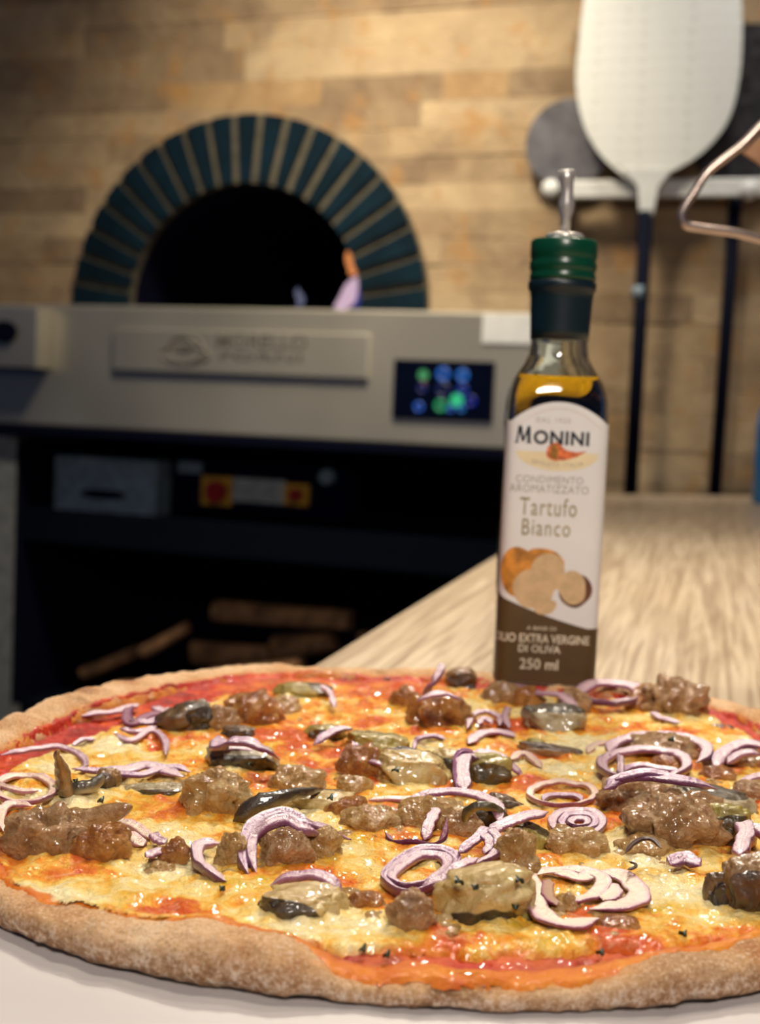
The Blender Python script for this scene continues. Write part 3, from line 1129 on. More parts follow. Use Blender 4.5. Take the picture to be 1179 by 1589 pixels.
prof = [(0.0215, 5, 0.0), (0.0236, 6, 0.002), (0.0240, 7, 0.006), (0.0240, 7, 0.05), (0.0240, 7, 0.10), (0.0240, 7, 0.138), (0.0236, 6, 0.146), (0.0228, 4.6, 0.1505), (0.0212, 3.6, 0.1555), (0.0186, 2.9, 0.160), (0.0160, 2.4, 0.164), (0.0145, 2.1, 0.168), (0.0138, 2, 0.174), (0.0136, 2, 0.200)]
outer = [sec(a, n, z) for a, n, z in prof]
inner = [sec(a - 0.0022, n, max(z, 0.004) if i else 0.004) for i, (a, n, z) in enumerate(prof)][1:]
v, f = loft(outer, True, False)
v2, f2 = loft(inner, True, False, True)
nv = len(v)
N = 72
f = f + [tuple(i + nv for i in q) for q in f2]
b0 = (len(outer) - 1) * N
b1 = nv + (len(inner) - 1) * N
for k in range(N):
    k2 = (k + 1) % N
    f.append((b0 + k, b0 + k2, b1 + k2, b1 + k))
mesh_obj('glass_body', v + v2, f, M['glass'], bot_e)
OILZ = 0.1575
oilp = []
for i, (a, n, z) in enumerate(prof[1:]):
    if z < OILZ:
        oilp.append(sec(a - 0.0023, n, max(z, 0.0042)))
oilp.append(sec(0.0186 - 0.0005, 3.3, OILZ))
v, f = loft(oilp)
mesh_obj('oil', v, f, M['oil'], bot_e)

# cap, sleeve, pourer
G().lathe([(0.0141, 0.1755), (0.0143, 0.18), (0.0150, 0.195), (0.0154, 0.1985), (0.0163, 0.1995), (0.0165, 0.2025), (0.0160, 0.2035)], n=48).build('neck_sleeve', M['sleeve'], bot_e, True)
cap = G().lathe([(0.0150, 0.2036), (0.0158, 0.2040), (0.0160, 0.2062), (0.0155, 0.2070), (0.0155, 0.2084), (0.0161, 0.2092), (0.0161, 0.2124), (0.0156, 0.2132), (0.0156, 0.2144), (0.0161, 0.2152), (0.0161, 0.2222), (0.0154, 0.2232), (0.010, 0.2234)], n=48).build('screw_cap', M['capgreen'], bot_e, True)
po = G().lathe([(0.009, 0.2234), (0.0092, 0.2256), (0.0080, 0.2264), (0.0032, 0.2268)], n=32).build('pourer', M['pourer'], bot_e, True)
G().tube([(0, 0, 0.2262), (0, 0, 0.234), (0, 0, 0.2375), (0, 0, 0.241), (0, 0, 0.246), (-0.0006, 0, 0.252), (-0.001, -0.001, 0.2565)], [0.0026, 0.0026, 0.0037, 0.0040, 0.0030, 0.0036, 0.0040], 16).build('spout', M['pourer'], po, True)

# label following the section of the bottle
NS = 400
LA, LN = 0.0240, 7
tt = np.linspace(-math.pi / 2 - math.pi / 2, -math.pi / 2 + math.pi / 2, NS)
cc, ss = np.cos(tt), np.sin(tt)
lx = LA * np.sign(cc) * np.abs(cc) ** (2 / LN)
ly = LA * np.sign(ss) * np.abs(ss) ** (2 / LN)
ds = np.hypot(np.diff(lx), np.diff(ly))
sl_ = np.concatenate([[0], np.cumsum(ds)])
sl_ -= np.interp(0.0, lx, sl_)


def wrap(s, zz, off):
    x = float(np.interp(s, sl_, lx))
    y = float(np.interp(s, sl_, ly))
    x2 = float(np.interp(s + 0.0006, sl_, lx))
    y2 = float(np.interp(s + 0.0006, sl_, ly))
    x1_ = float(np.interp(s - 0.0006, sl_, lx))
    y1_ = float(np.interp(s - 0.0006, sl_, ly))
    tx, ty = x2 - x1_, y2 - y1_
    l_ = math.hypot(tx, ty) or 1
    return (x + ty / l_ * off, y - tx / l_ * off, zz)


def strip(name, s0, s1, zlo, zhi, off, mat, par, n=80, m=6):
    v = []
    f = []
    for i in range(n + 1):
        s = s0 + (s1 - s0) * i / n
        for j in range(m + 1):
            zz = zlo(s) + (zhi(s) - zlo(s)) * j / m
            v.append(wrap(s, zz, off))
    for i in range(n):
        for j in range(m):
            p = i * (m + 1) + j
            f.append((p, p + m + 1, p + m + 2, p + 1))
    return mesh_obj(name, v, f, mat, par)


def ztop(s):
    return 0.1360 + (0.0095 * (1 - (s / 0.0225) ** 2) if abs(s) < 0.0225 else 0)


lab = strip('label', -0.033, 0.033, lambda s: 0.0115, ztop, 0.0003, M['label'], bot_e, 160)
strip('arch_line', -0.020, 0.020, lambda s: ztop(s) - 0.0033 - 0.002 * (abs(s) / 0.02) ** 2, lambda s: ztop(s) - 0.0029 - 0.002 * (abs(s) / 0.02) ** 2, 0.00036, M['label_line'], lab, m=1)
def L2(px, py):
    """photo pixel on the bottle front -> (s, z)"""
    p = at_depth(px, py, BD - 0.024)
    return p[0] - bot_e.location[0], p[2]


def put2(txt, x0, x1, y0, y1, mat, name='lettering', **kw):
    a_ = L2((x0 + x1) / 2, (y0 + y1) / 2)
    k = (BD - 0.024) / F
    return text_mesh(name, txt, M[mat], lab, lambda x, y, h: wrap(a_[0] + x, a_[1] + y, 0.00045 + h), (x1 - x0) * k, (y1 - y0) * k, **kw)


put2('DAL 1920', 836, 888, 649, 656, 'grey_ink', space=1.4)
# the capital M drawn by hand: two stems, a V, small slab feet
gm = G()
sM, zM0 = L2(803, 687)
sM1, zM1 = L2(829, 661.5)


def quad(pts):
    n_ = 6
    for i in range(n_):
        rows = []
        for t in (i / n_, (i + 1) / n_):
            a_ = [pts[0][k] + (pts[3][k] - pts[0][k]) * t for k in (0, 1)]
            b_ = [pts[1][k] + (pts[2][k] - pts[1][k]) * t for k in (0, 1)]
            rows.append((a_, b_))
        q = [rows[0][0], rows[0][1], rows[1][1], rows[1][0]]
        gm.add([wrap(sM + x * (sM1 - sM), zM0 + y * (zM1 - zM0), 0.00049) for x, y in q], [(0, 1, 2, 3)])


quad([(0.04, 0.04), (0.16, 0.04), (0.28, 0.96), (0.16, 0.96)])
quad([(0.74, 0.04), (0.95, 0.04), (0.91, 0.96), (0.70, 0.96)])
quad([(0.40, 0.10), (0.52, 0.10), (0.38, 1.0), (0.14, 1.0)])
quad([(0.40, 0.10), (0.54, 0.10), (0.88, 1.0), (0.74, 1.0)])
quad([(-0.04, 0.0), (0.24, 0.0), (0.24, 0.05), (-0.04, 0.05)])
quad([(0.68, 0.0), (1.02, 0.0), (1.02, 0.05), (0.68, 0.05)])
gm.build('brand_lettering', M['ink'], lab)
put2('ONINI', 831, 917, 669, 691, 'ink', 'brand_lettering', bold=0.034, space=1.08)
BL, BR = L2(769, 921), L2(914, 976)
strip('brown_band', -0.033, 0.033, lambda s: 0.0116, lambda s: BL[1] + (BR[1] - BL[1]) * min(1, max(0, (s - BL[0]) / (BR[0] - BL[0]))) - 0.0012 * math.sin(math.pi * min(1, max(0, (s - BL[0]) / (BR[0] - BL[0])))), 0.00036, M['label_brown'], lab, 160)
# gold half ellipse and olive emblem
_, zE = L2(862, 700)


def disc(name, s0, z0, a, b, off, mat, rot=0, n=28, t0=0, t1=2 * math.pi, wob=0.0, seed=0, par=None):
    rr = random.Random(seed)
    ph = [rr.random() * 6 for _ in range(4)]
    v = [wrap(s0, z0, off)]
    NRg = 8
    for q in range(1, NRg + 1):
        for k in range(n + 1):
            t = t0 + (t1 - t0) * k / n
            w = (1 + wob * (math.sin(2 * t + ph[0]) + 0.6 * math.sin(3 * t + ph[1]) + 0.4 * math.sin(5 * t + ph[2]))) * q / NRg
            x, y = a * w * math.cos(t), b * w * math.sin(t)
            v.append(wrap(s0 + x * math.cos(rot) - y * math.sin(rot), z0 + x * math.sin(rot) + y * math.cos(rot), off))
    f = [(0, k + 1, k + 2) for k in range(n)]
    for q in range(1, NRg):
        o1 = 1 + (q - 1) * (n + 1)
        o2 = o1 + n + 1
        f += [(o1 + k, o2 + k, o2 + k + 1, o1 + k + 1) for k in range(n)]
    return mesh_obj(name, v, f, mat, par or lab, False)


disc('gold_crescent', 0.0, zE - 0.0005, 0.0195, 0.0088, 0.00036, M['goldpale'], t0=math.pi, t1=2 * math.pi)
disc('olive_emblem', -0.0015, zE - 0.0004, 0.0042, 0.0040, 0.00046, M['orange_ink'], 0.2, wob=0.08)
disc('olive_emblem', -0.0018, zE - 0.0006, 0.0020, 0.0034, 0.00054, M['olive_ink'], 0.1, wob=0.08)
v = [wrap(s, zE + z_, 0.0005) for s, z_ in ((0.0, 0.0035), (0.004, 0.0005), (0.009, -0.0002), (0.0135, 0.0006), (0.009, -0.0022), (0.003, -0.0042), (-0.001, -0.004))]
mesh_obj('emblem_tail', v, [(0, 6, 5, 1), (1, 5, 4, 2), (2, 4, 3)], M['orange_ink'], lab, False)
text_mesh('lettering', 'SPOLETO ITALIA', M['grey_ink'], lab, lambda x, y, h: wrap(x, zE - 0.0065 + y + 9.0 * x * x, 0.00045 + h), 0.024, 0.0021, space=1.2)
put2('CONDIMENTO', 804, 908, 739, 750, 'grey_ink', space=1.05)
put2('AROMATIZZATO', 794, 916, 753, 765, 'grey_ink', space=1.05)
put2('Tartufo', 810, 898, 773, 801, 'gold', bold=0.004, space=1.15)
put2('Bianco', 813, 888, 806, 832, 'gold', bold=0.004, space=1.15)
put2('A BASE DI', 820, 866, 972, 978, 'cream_ink')
put2('OLIO EXTRA VERGINE', 768, 918, 984, 998, 'cream_ink', bold=0.02)
put2('DI OLIVA', 807, 873, 1001, 1013, 'cream_ink', bold=0.02)
put2('250 ml', 809, 869, 1022, 1039, 'cream_ink', bold=0.01)


def dpx(name, px, py, wpx, hpx, off, mat, rot=0, wob=0.05, seed=1):
    s, z_ = L2(px, py)
    k = 1 / 3300.0
    disc(name, s, z_, wpx * k / 2, hpx * k / 2, off, mat, rot, wob=wob, seed=seed)


dpx('truffle_print', 806, 888, 62, 76, 0.00042, M['truffle_brown'], 0.3, 0.06, 2)
dpx('truffle_print', 848, 868, 60, 34, 0.00040, M['truffle_brown'], -0.2, 0.05, 3)
dpx('truffle_shade', 895, 916, 50, 56, 0.00042, M['truffle_dark'], 0, 0.05, 4)
dpx('truffle_print', 891, 912, 44, 52, 0.00048, M['truffle_cut'], 0, 0.05, 5)
dpx('truffle_cut_face', 853, 888, 56, 58, 0.00050, M['truffle_cut'], 0.1, 0.04, 6)
dpx('truffle_cut_face', 830, 914, 62, 62, 0.00054, M['truffle_cut'], -0.2, 0.04, 7)
dpx('truffle_sliver', 849, 942, 34, 24, 0.00058, M['truffle_cut'], 0.3, 0.06, 8)

# ================================================================ WHITE BOARD UNDER THE PIZZA
PC = np.array([0.02, 0.475])
BZ = 0.002
o = G().box((-0.115, 0.08, 0.0002), (0.15, 0.52, BZ), 0.0006).build('serving_sheet', M['board'])
tag(o, 'white serving board under the front of the pizza', 'board')

# ================================================================ PIZZA
Z0 = BZ
TOPZ = Z0 + 0.0062       # level of sauce
piz = empty('pizza', (PC[0], PC[1], Z0), label='large round baked pizza topped with sausage, mushrooms and red onion on white board', cat='pizza')

front = [(0, 1438, 1368), (102, 1473, 1388), (204, 1501, 1415), (305, 1522, 1409), (433, 1534, 1438), (520, 1542, 1487), (600, 1548, 1500), (700, 1553, 1510), (800, 1557, 1508), (900, 1557, 1497), (980, 1554, 1478), (1061, 1549, 1459), (1130, 1541, 1464), (1179, 1535, 1448)]
back = [(0, 1117), (50, 1100), (100, 1077), (180, 1055), (300, 1040), (420, 1030), (550, 1036), (700, 1040), (840, 1055), (1000, 1068), (1100, 1080), (1179, 1103)]
ctrl = []
for (x, yo, yi) in front:
    p = at(x, yo, Z0 + 0.003)
    dy = (yo - yi)
    sc2 = F / p[1]
    Hh = (dy / sc2 - 0.0030) / 0.92
    ctrl.append((p[0], p[1], max(0.0055, min(0.0150, Hh))))
for (x, y) in back:
    hb = 0.0135 if x < 250 else 0.0100
    p = at(x, y, Z0 + hb)
    d = p[:2] - PC
    r = np.linalg.norm(d)
    p2 = PC + d * (r + 0.006) / r
    ctrl.append((p2[0], p2[1], hb))
tab = []
for (x, y, hh) in ctrl:
    dx, dy = x - PC[0], y - PC[1]
    tab.append((math.atan2(dy, dx) % (2 * math.pi), math.hypot(dx, dy), hh))
# unseen left and right flanks
for deg in (175, 187, 198, 330 + 12, 355, 8, 20):
    tab.append((math.radians(deg), 0.166, 0.012))
tab.sort()
TH = np.array([t[0] for t in tab])
RR = np.array([t[1] for t in tab])
HH = np.array([t[2] for t in tab])
print('pizza R table', [(round(math.degrees(a)), round(b, 3), round(c, 4)) for a, b, c in tab])


def smooth_per(th, vals, q, w=math.radians(5)):
    q = np.asarray(q, float)
    g_ = np.linspace(0, 2 * math.pi, 721)[:-1]
    th3 = np.concatenate([th - 2 * math.pi, th, th + 2 * math.pi])
    v3 = np.concatenate([vals] * 3)
    gv = np.interp(g_, th3, v3)
    k = np.exp(-0.5 * (np.arange(-40, 41) * math.radians(0.5) / w) ** 2)
    k /= k.sum()
    gv = np.convolve(np.concatenate([gv[-40:], gv, gv[:40]]), k, 'valid')
    return np.interp(q % (2 * math.pi), np.append(g_, 2 * math.pi), np.append(gv, gv[0]))


def Rf(t):
    return smooth_per(TH, RR, t, math.radians(3.5))


def Hf(t):
    return smooth_per(TH, HH, t, math.radians(2.5))


def Wf(t):
    t = np.asarray(t, float)
    dt = (t - math.radians(140) + math.pi) % (2 * math.pi) - math.pi
    bk = np.clip(np.sin(t), 0, 1) ** 0.5
    return 0.012 + 0.9 * np.clip(Hf(t) - 0.006, 0, 0.01) + 0.003 * bk + 0.007 * np.exp(-(dt / math.radians(16)) ** 2)


NT = 1500
prof_n = 52
ths = np.linspace(0, 2 * math.pi, NT, endpoint=False)
Rt, Ht, Wt = Rf(ths), Hf(ths), Wf(ths)
phis = np.linspace(-math.pi / 2, math.pi * 0.98, prof_n)
V = np.zeros((NT, prof_n, 3))
char = np.zeros((NT, prof_n))
flour = np.zeros((NT, prof_n))
stain = np.zeros((NT, prof_n))
for j, ph in enumerate(phis):
    c, s = math.cos(ph), math.sin(ph)
    c2 = math.copysign(abs(c) ** 0.85, c)
    s2 = math.copysign(abs(s) ** 0.85, s)
    r = Rt - Wt / 2 + Wt / 2 * c2
    if s2 >= 0 and c2 < 0:
        hi = Ht
        zz = (TOPZ - Z0 - 0.002) + (Ht - (TOPZ - Z0 - 0.002)) * s2
        zz = np.where(Ht > TOPZ - Z0, zz, Ht * s2)
    else:
        zz = Ht * 0.42 + (Ht * 0.58 * s2 if s2 > 0 else Ht * 0.42 * s2)
    V[:, j, 0] = r * np.cos(ths)
    V[:, j, 1] = r * np.sin(ths)
    V[:, j, 2] = zz
    flour[:, j] = float(1 - sstep(-0.1, 0.75, ph))
    st_ = sstep(0.0100, 0.0065, Ht) * sstep(0.75, 1.35, ph)
    stain[:, j] = st_ + sstep(2.0, 2.7, ph) * 0.9
flat = V.reshape(-1, 3)
base = flat + np.array([PC[0], PC[1], 0])
nrm = np.stack([np.cos(np.repeat(ths, prof_n)) * np.tile(np.cos(phis), NT), np.sin(np.repeat(ths, prof_n)) * np.tile(np.cos(phis), NT), np.tile(np.sin(phis), NT)], 1)
lowm = sstep(-1.5, -0.6, np.tile(phis, NT))
d = 0.0016 * fbm(base * 60, 3, 3) + 0.0005 * fbm(base * 220, 5, 3, 0.6) + 0.00022 * noise3(base * 900, 9)
flat = flat + nrm * (d * lowm)[:, None]
flat[:, 2] = np.maximum(flat[:, 2], 0.0)
ch_ = sstep(0.35, 1.0, fbm(base * 38, 21, 3) + 0.35 * fbm(base * 130, 23, 2)) * 0.6
char = ch_ * np.tile(sstep(-0.4, 0.4, phis), NT)
# toasted lump at the front right
lump = at(1060, 1500, Z0 + 0.008)
dl = np.hypot(base[:, 0] - lump[0], base[:, 1] - lump[1])
char = np.maximum(char, 0.35 * sstep(0.022, 0.004, dl))
for (px, py, rad, am) in ((690, 1525, 0.006, 0.7), (740, 1530, 0.004, 0.6), (110, 1400, 0.014, 0.45), (290, 1425, 0.012, 0.4)):
    q = at(px, py, Z0 + 0.007)
    dl = np.hypot(base[:, 0] - q[0], base[:, 1] - q[1])
    char = np.maximum(char, am * sstep(rad, rad * 0.3, dl))
stf = stain.reshape(-1) * sstep(-0.5, 0.2, 0.2 + fbm(base * 90, 31, 3))
# orange stain on the inner rim at front left
q = at(30, 1350, TOPZ)
dl = np.hypot(base[:, 0] - q[0], base[:, 1] - q[1])
stf = np.maximum(stf, 0.9 * sstep(0.020, 0.010, dl) * np.tile(sstep(1.3, 2.0, phis), NT))
verts = [tuple(p) for p in flat]
faces = []
for i in range(NT):
    i2 = (i + 1) % NT
    for j in range(prof_n - 1):
        faces.append((i * prof_n + j, i2 * prof_n + j, i2 * prof_n + j + 1, i * prof_n + j + 1))
# base disc (underside and top under the sauce)
cb = len(verts)
verts += [(0, 0, 0.0), (0, 0, 0.0035)]
for i in range(NT):
    i2 = (i + 1) % NT
    faces.append((i * prof_n, cb, i2 * prof_n))
    faces.append((i * prof_n + prof_n - 1, i2 * prof_n + prof_n - 1, cb + 1))
mesh_obj('crust', verts, faces, M['crust'], piz, True, {'char': np.append(char, [0, 0]), 'flour': np.append(np.clip(flour.reshape(-1), 0, 1), [0, 0]), 'stain': np.append(np.clip(stf, 0, 1), [0, 0])})

# ================================================================ TOPPINGS
def ico(sub):
    bm = bmesh.new()
    bmesh.ops.create_icosphere(bm, subdivisions=sub, radius=1.0)
    bm.verts.index_update()
    a_ = np.array([v.co[:] for v in bm.verts])
    b_ = [tuple(v.index for v in fc.verts) for fc in bm.faces]
    bm.free()
    return a_, b_


ICO_V, ICO_F = ico(5)
ICO6_V, ICO6_F = ico(6)


def place(px, py, wpx, hpx, dk, lift=0.34):
    """centre and half sizes of a chunk whose outline in the photo is wpx x hpx"""
    zc_ = TOPZ + 0.003
    for _ in range(3):
        p = at(px, py, zc_)
        s = F / p[1]
        el = math.atan2(CAM_H - zc_, p[1])
        a = wpx / s / 2
        b = a * dk
        h2 = hpx / s / 2
        hh = max(0.0022, math.sqrt(max(h2 * h2 - (b * math.sin(el)) ** 2, (0.35 * h2) ** 2)) / math.cos(el))
        zc_ = TOPZ + hh * 0.55
    LUMPS.append((p[0], p[1], a, b, hh * lift))
    return p, a, b, hh


cnt = [0]
LUMPS = []


def sausage(px, py, w, h, label, mat='sausage', dk=0.85, rot=None, crumb=0.34, spikes=()):
    cnt[0] += 1
    sd = cnt[0] * 13
    w *= 1.26; h *= 1.24
    p, a, b, hh = place(px, py, w, h, dk)
    v, IF = (ICO6_V.copy(), ICO6_F) if w > 50 and py > 1150 else (ICO_V.copy(), ICO_F)
    k = max(1.3, min(3.2, a / 0.0048))
    pv = v * np.array([1, b / a, hh / a]) * k
    mmv = v * np.array([a, b, hh]) * 1000.0        # in millimetres
    r = 1 + 0.28 * fbm(pv * 0.7 + sd, sd, 2) + crumb * 0.7 * (0.48 - cell(pv * 0.9 + sd * 1.7, sd))
    r = r + (1.3 * (0.45 - cell(mmv / 3.4 + sd, sd + 5)) + 0.75 * (0.45 - cell(mmv / 1.5 + sd, sd + 6)) + 0.30 * fbm(mmv / 0.9 + sd, sd + 9, 2)) / (a * 1000.0)
    for (dx, dz, amp, wd) in spikes:
        dirn = np.array([dx, -0.2, dz])
        dirn /= np.linalg.norm(dirn)
        r = r + amp * np.exp(-((1 - v @ dirn) / wd))
    v = v * r[:, None]
    v[:, 0] *= a * 0.98
    v[:, 1] *= b * 0.98
    v[:, 2] *= hh * 0.98
    v[:, 2] = np.maximum(v[:, 2], -hh * 0.7)
    o = mesh_obj('sausage_crumble', v, IF, M[mat], None)
    o.location = tuple(p)
    tag(o, label, 'sausage', 'sausage crumbles on the pizza')
    return o


def mushroom(px, py, w, h, label, mat='mush_tan', dk=0.8, tilt=0.0, skin=(0, -1, -0.5), skin_lim=0.45, flat=0.0, bend=0.0, rotz=0.0, top_flat=0.25):
    cnt[0] += 1
    sd = cnt[0] * 7 + 3
    w *= 1.18; h *= 1.18
    p, a, b, hh = place(px, py, w, h, dk, 0.06)
    u_ = ICO_V
    e = 0.9
    v = np.sign(u_) * np.abs(u_) ** e
    q_ = u_ + 0.35 * np.stack([noise3(u_ * 1.5 + sd, sd), noise3(u_ * 1.5 + sd, sd + 1), noise3(u_ * 1.5, sd + 2)], 1)
    r = 1 + 0.30 * fbm(q_ * 1.1 + sd, sd, 2) + 0.10 * fbm(q_ * 3 + sd, sd + 3, 3) + 0.02 * fbm(u_ * 14, sd + 4, 2)
    v = v * r[:, None]
    if top_flat:
        v[:, 2] = np.where(v[:, 2] > 0.5, 0.5 + (v[:, 2] - 0.5) * (1 - top_flat * 1.8), v[:, 2])
    v[:, 2] += bend * (v[:, 0] ** 2 - 0.4)
    sdv = np.array(skin, float)
    sdv /= np.linalg.norm(sdv)
    sk = (u_ @ sdv) + 0.10 * fbm(u_ * 2.0, sd + 8, 2)
    skv = sstep(skin_lim - 0.12, skin_lim + 0.12, sk)
    x = v[:, 0] * a * 0.95
    y = v[:, 1] * b * 0.95
    z_ = v[:, 2] * hh * 0.95
    ct_, st_ = math.cos(tilt), math.sin(tilt)
    x, z_ = x * ct_ - z_ * st_, x * st_ + z_ * ct_
    cr, sr = math.cos(rotz), math.sin(rotz)
    x, y = x * cr - y * sr, x * sr + y * cr
    o = mesh_obj('mushroom_piece', np.stack([x, y, z_], 1), ICO_F, M[mat], None, True, {'skin': skv})
    o.location = tuple(p)
    tag(o, label, 'mushroom', 'mushroom pieces on the pizza')
    return o


S, MU = sausage, mushroom


def mush_strip(label, pts, mat, flatx=1.0):
    """curved mushroom strip: pts (px, py, height above sauce, radius px)"""
    cnt[0] += 1
    sd = cnt[0]
    P = np.array([list(at(q[0], q[1], TOPZ + q[2])) + [q[3] / (F / at(q[0], q[1], TOPZ + q[2])[1])] for q in pts])
    P = crom(P, 8)
    N_ = len(P)
    T = np.gradient(P[:, :3], axis=0)
    T /= np.linalg.norm(T, axis=1, keepdims=True)
    org_ = P[:, :3].mean(axis=0)
    v = []
    skv = []
    NS_ = 28
    for i in range(N_):
        t = T[i]
        a_ = np.cross(t, [0, 1, 0.3]); a_ /= np.linalg.norm(a_)
        b_ = np.cross(t, a_)
        e_ = max(0.12, math.sin(math.pi * (0.04 + 0.92 * i / (N_ - 1))) ** 0.35)
        for k in range(NS_):
            an = 2 * math.pi * k / NS_
            v.append(P[i, :3] + (a_ * math.cos(an) * flatx + b_ * math.sin(an)) * P[i, 3] * e_ - org_)
            skv.append(0.5 + 0.5 * math.sin(an + 1.2))
    v = np.array(v)
    v *= (1 + 0.0 * v)
    rad = np.repeat(P[:, 3], NS_)
    nr = fbm((v + org_) * 260, sd, 3)
    cen = np.repeat(P[:, :3] - org_, NS_, axis=0)
    v = cen + (v - cen) * (1 + 0.30 * nr)[:, None]
    f = [(i * NS_ + k, i * NS_ + (k + 1) % NS_, (i + 1) * NS_ + (k + 1) % NS_, (i + 1) * NS_ + k) for i in range(N_ - 1) for k in range(NS_)]
    f += [tuple(range(NS_))[::-1], tuple((N_ - 1) * NS_ + k for k in range(NS_))]
    o = mesh_obj('mushroom_piece', v, f, M[mat], None, True, {'skin': np.array(skv) * 0.7})
    o.location = tuple(org_)
    tag(o, label, 'mushroom', 'mushroom pieces on the pizza')
    return o


mush_strip('dark glossy curved mushroom strip left of centre, arching over pale filling', [(364, 1276, .002, 10), (378, 1262, .005, 15), (404, 1248, .008, 14), (440, 1236, .010, 11), (478, 1228, .009, 8), (500, 1226, .006, 6)], 'mush_dark')
mush_strip('upright forked brown mushroom stalk at the left of the pizza', [(110, 1238, .001, 17), (100, 1222, .006, 14), (98, 1204, .011, 13), (94, 1186, .016, 9), (89, 1172, .020, 6), (90, 1166, .022, 6)], 'mush_brown')
mush_strip('glossy mushroom bridge between the forked stalk and the curled end', [(104, 1226, .004, 13), (126, 1222, .005, 11), (146, 1216, .006, 10), (160, 1204, .008, 11)], 'mush_grey')
mush_strip('thin olive mushroom edge arching beside the folded grey mushroom', [(722, 1290, .003, 7), (724, 1262, .009, 8), (744, 1250, .012, 8), (770, 1254, .011, 7), (790, 1270, .008, 6)], 'mush_olive')
S(70, 1300, 105, 78, 'rough brown sausage crumble nearest the left edge of the pizza', 'sausage', spikes=((-0.6, 0.4, 0.15, .1),))
S(112, 1280, 90, 46, 'pointed ridge of sausage rising to the right over the far left crumble', 'sausage', 0.6, spikes=((0.95, 0.85, 1.2, .06),))
S(155, 1318, 78, 66, 'lumpy sausage crumble touching the right of the far left one', 'sausage_brown')
S(270, 1332, 38, 48, 'small upright sausage bit left of the purple onion hook at front left', 'sausage_brown')
S(250, 1352, 40, 26, 'tiny flat sausage bit with red sauce below the small upright one', 'sausage_pale')
S(362, 1330, 52, 62, 'olive brown sausage bit just left of the big onion wrapped ball', 'sausage_pale')
S(446, 1322, 78, 70, 'large round sausage ball wrapped by an onion ring at centre left', 'sausage', crumb=.42)
S(505, 1318, 50, 60, 'sausage bit half covered by cheese right of the onion wrapped ball', 'sausage_pale')
S(335, 1240, 92, 76, 'grey pink sausage crumble in front of the dark curved mushroom strip', 'sausage_pale', crumb=.2)
S(355, 1215, 40, 30, 'small sausage knob on top of the grey pink crumble', 'sausage')
S(462, 1215, 78, 48, 'pinkish sausage crumble behind the dark curved mushroom strip', 'sausage_pale')
S(345, 1122, 44, 46, 'pinkish sausage bit right of the dark brown mushroom chunk', 'sausage')
S(393, 1107, 78, 56, 'orange brown sausage bit in the back row left of the olive mushroom', 'sausage_brown')
S(440, 1100, 50, 34, 'small sausage crumb under the olive mushroom at the back', 'sausage_pale')
S(562, 1190, 66, 62, 'orange sausage chunk under the olive green mushroom slice', 'sausage_brown')
S(550, 1222, 46, 34, 'small sausage crumb below the orange sausage chunk', 'sausage_pale')
S(683, 1110, 86, 60, 'round sausage ball topped by onion at the centre back', 'sausage_brown', crumb=.2)
S(628, 1090, 40, 42, 'orange sausage bit left of the round back ball', 'sausage_brown')
S(783, 1082, 56, 40, 'sausage chunk at the back right in front of the bottle', 'sausage')
S(820, 1088, 40, 40, 'small sausage bit between the back chunk and grey mushroom', 'sausage_brown')
S(893, 1094, 46, 46, 'sausage bit right of the grey mushroom under an onion strand', 'sausage')
S(1048, 1090, 84, 64, 'knobbly sausage chunk at the back right rim', 'sausage', crumb=.4)
S(1000, 1090, 48, 44, 'orange sausage bit left of the knobbly back right chunk', 'sausage_brown')
S(672, 1268, 96, 58, 'pale sausage crumbles under the looping onion strand in the middle', 'sausage_pale')
S(715, 1285, 52, 50, 'sausage bit below the looping onion strand, right of the pale crumbles', 'sausage')
S(573, 1275, 76, 46, 'golden sausage crumbs left of the looping onion strand', 'sausage_pale')
S(540, 1258, 60, 40, 'golden sausage crumb behind the centre cheese pool', 'sausage_brown')
S(640, 1425, 62, 78, 'pinkish grey sausage crumb at the front between two mushrooms', 'sausage')
S(572, 1402, 56, 36, 'small browned sausage bit right of the black edged mushroom', 'sausage_brown')
S(800, 1335, 62, 84, 'tan sausage behind the big front mushroom slice', 'sausage_pale')
S(985, 1242, 98, 62, 'large sausage chunk under the bright purple onion strand', 'sausage', crumb=.2)
S(1050, 1283, 138, 92, 'largest smooth sausage chunk right of centre', 'sausage', crumb=.2)
S(1085, 1272, 40, 34, 'reddish sausage knob on the front right of the largest chunk', 'sausage_brown')
S(895, 1312, 92, 50, 'pale sausage crumbs below the onion spiral', 'sausage_pale')
S(1000, 1315, 74, 40, 'sausage crumb under the thin charred onion strand', 'sausage_pale')
S(1022, 1163, 104, 46, 'sausage slice inside the big white onion ring at right', 'sausage')
S(1040, 1188, 46, 30, 'small sausage bit right of the onion ring centre', 'sausage_brown')
S(1150, 1180, 72, 38, 'sausage bit under the onion at the right edge', 'sausage')
S(1115, 1205, 46, 28, 'orange sausage crumb left of the right edge onion', 'sausage_brown')
S(936, 1424, 64, 26, 'small brown sausage crumb in the white front right onion slice', 'sausage_pale')
S(880, 1408, 40, 36, 'pale knob poking through the white front right onion slice', 'sausage_pale')
S(960, 1438, 60, 32, 'orange crumb at the front right near the rim', 'sausage_brown')
S(1165, 1232, 50, 40, 'sausage piece behind the glossy mushroom at the right edge', 'sausage')

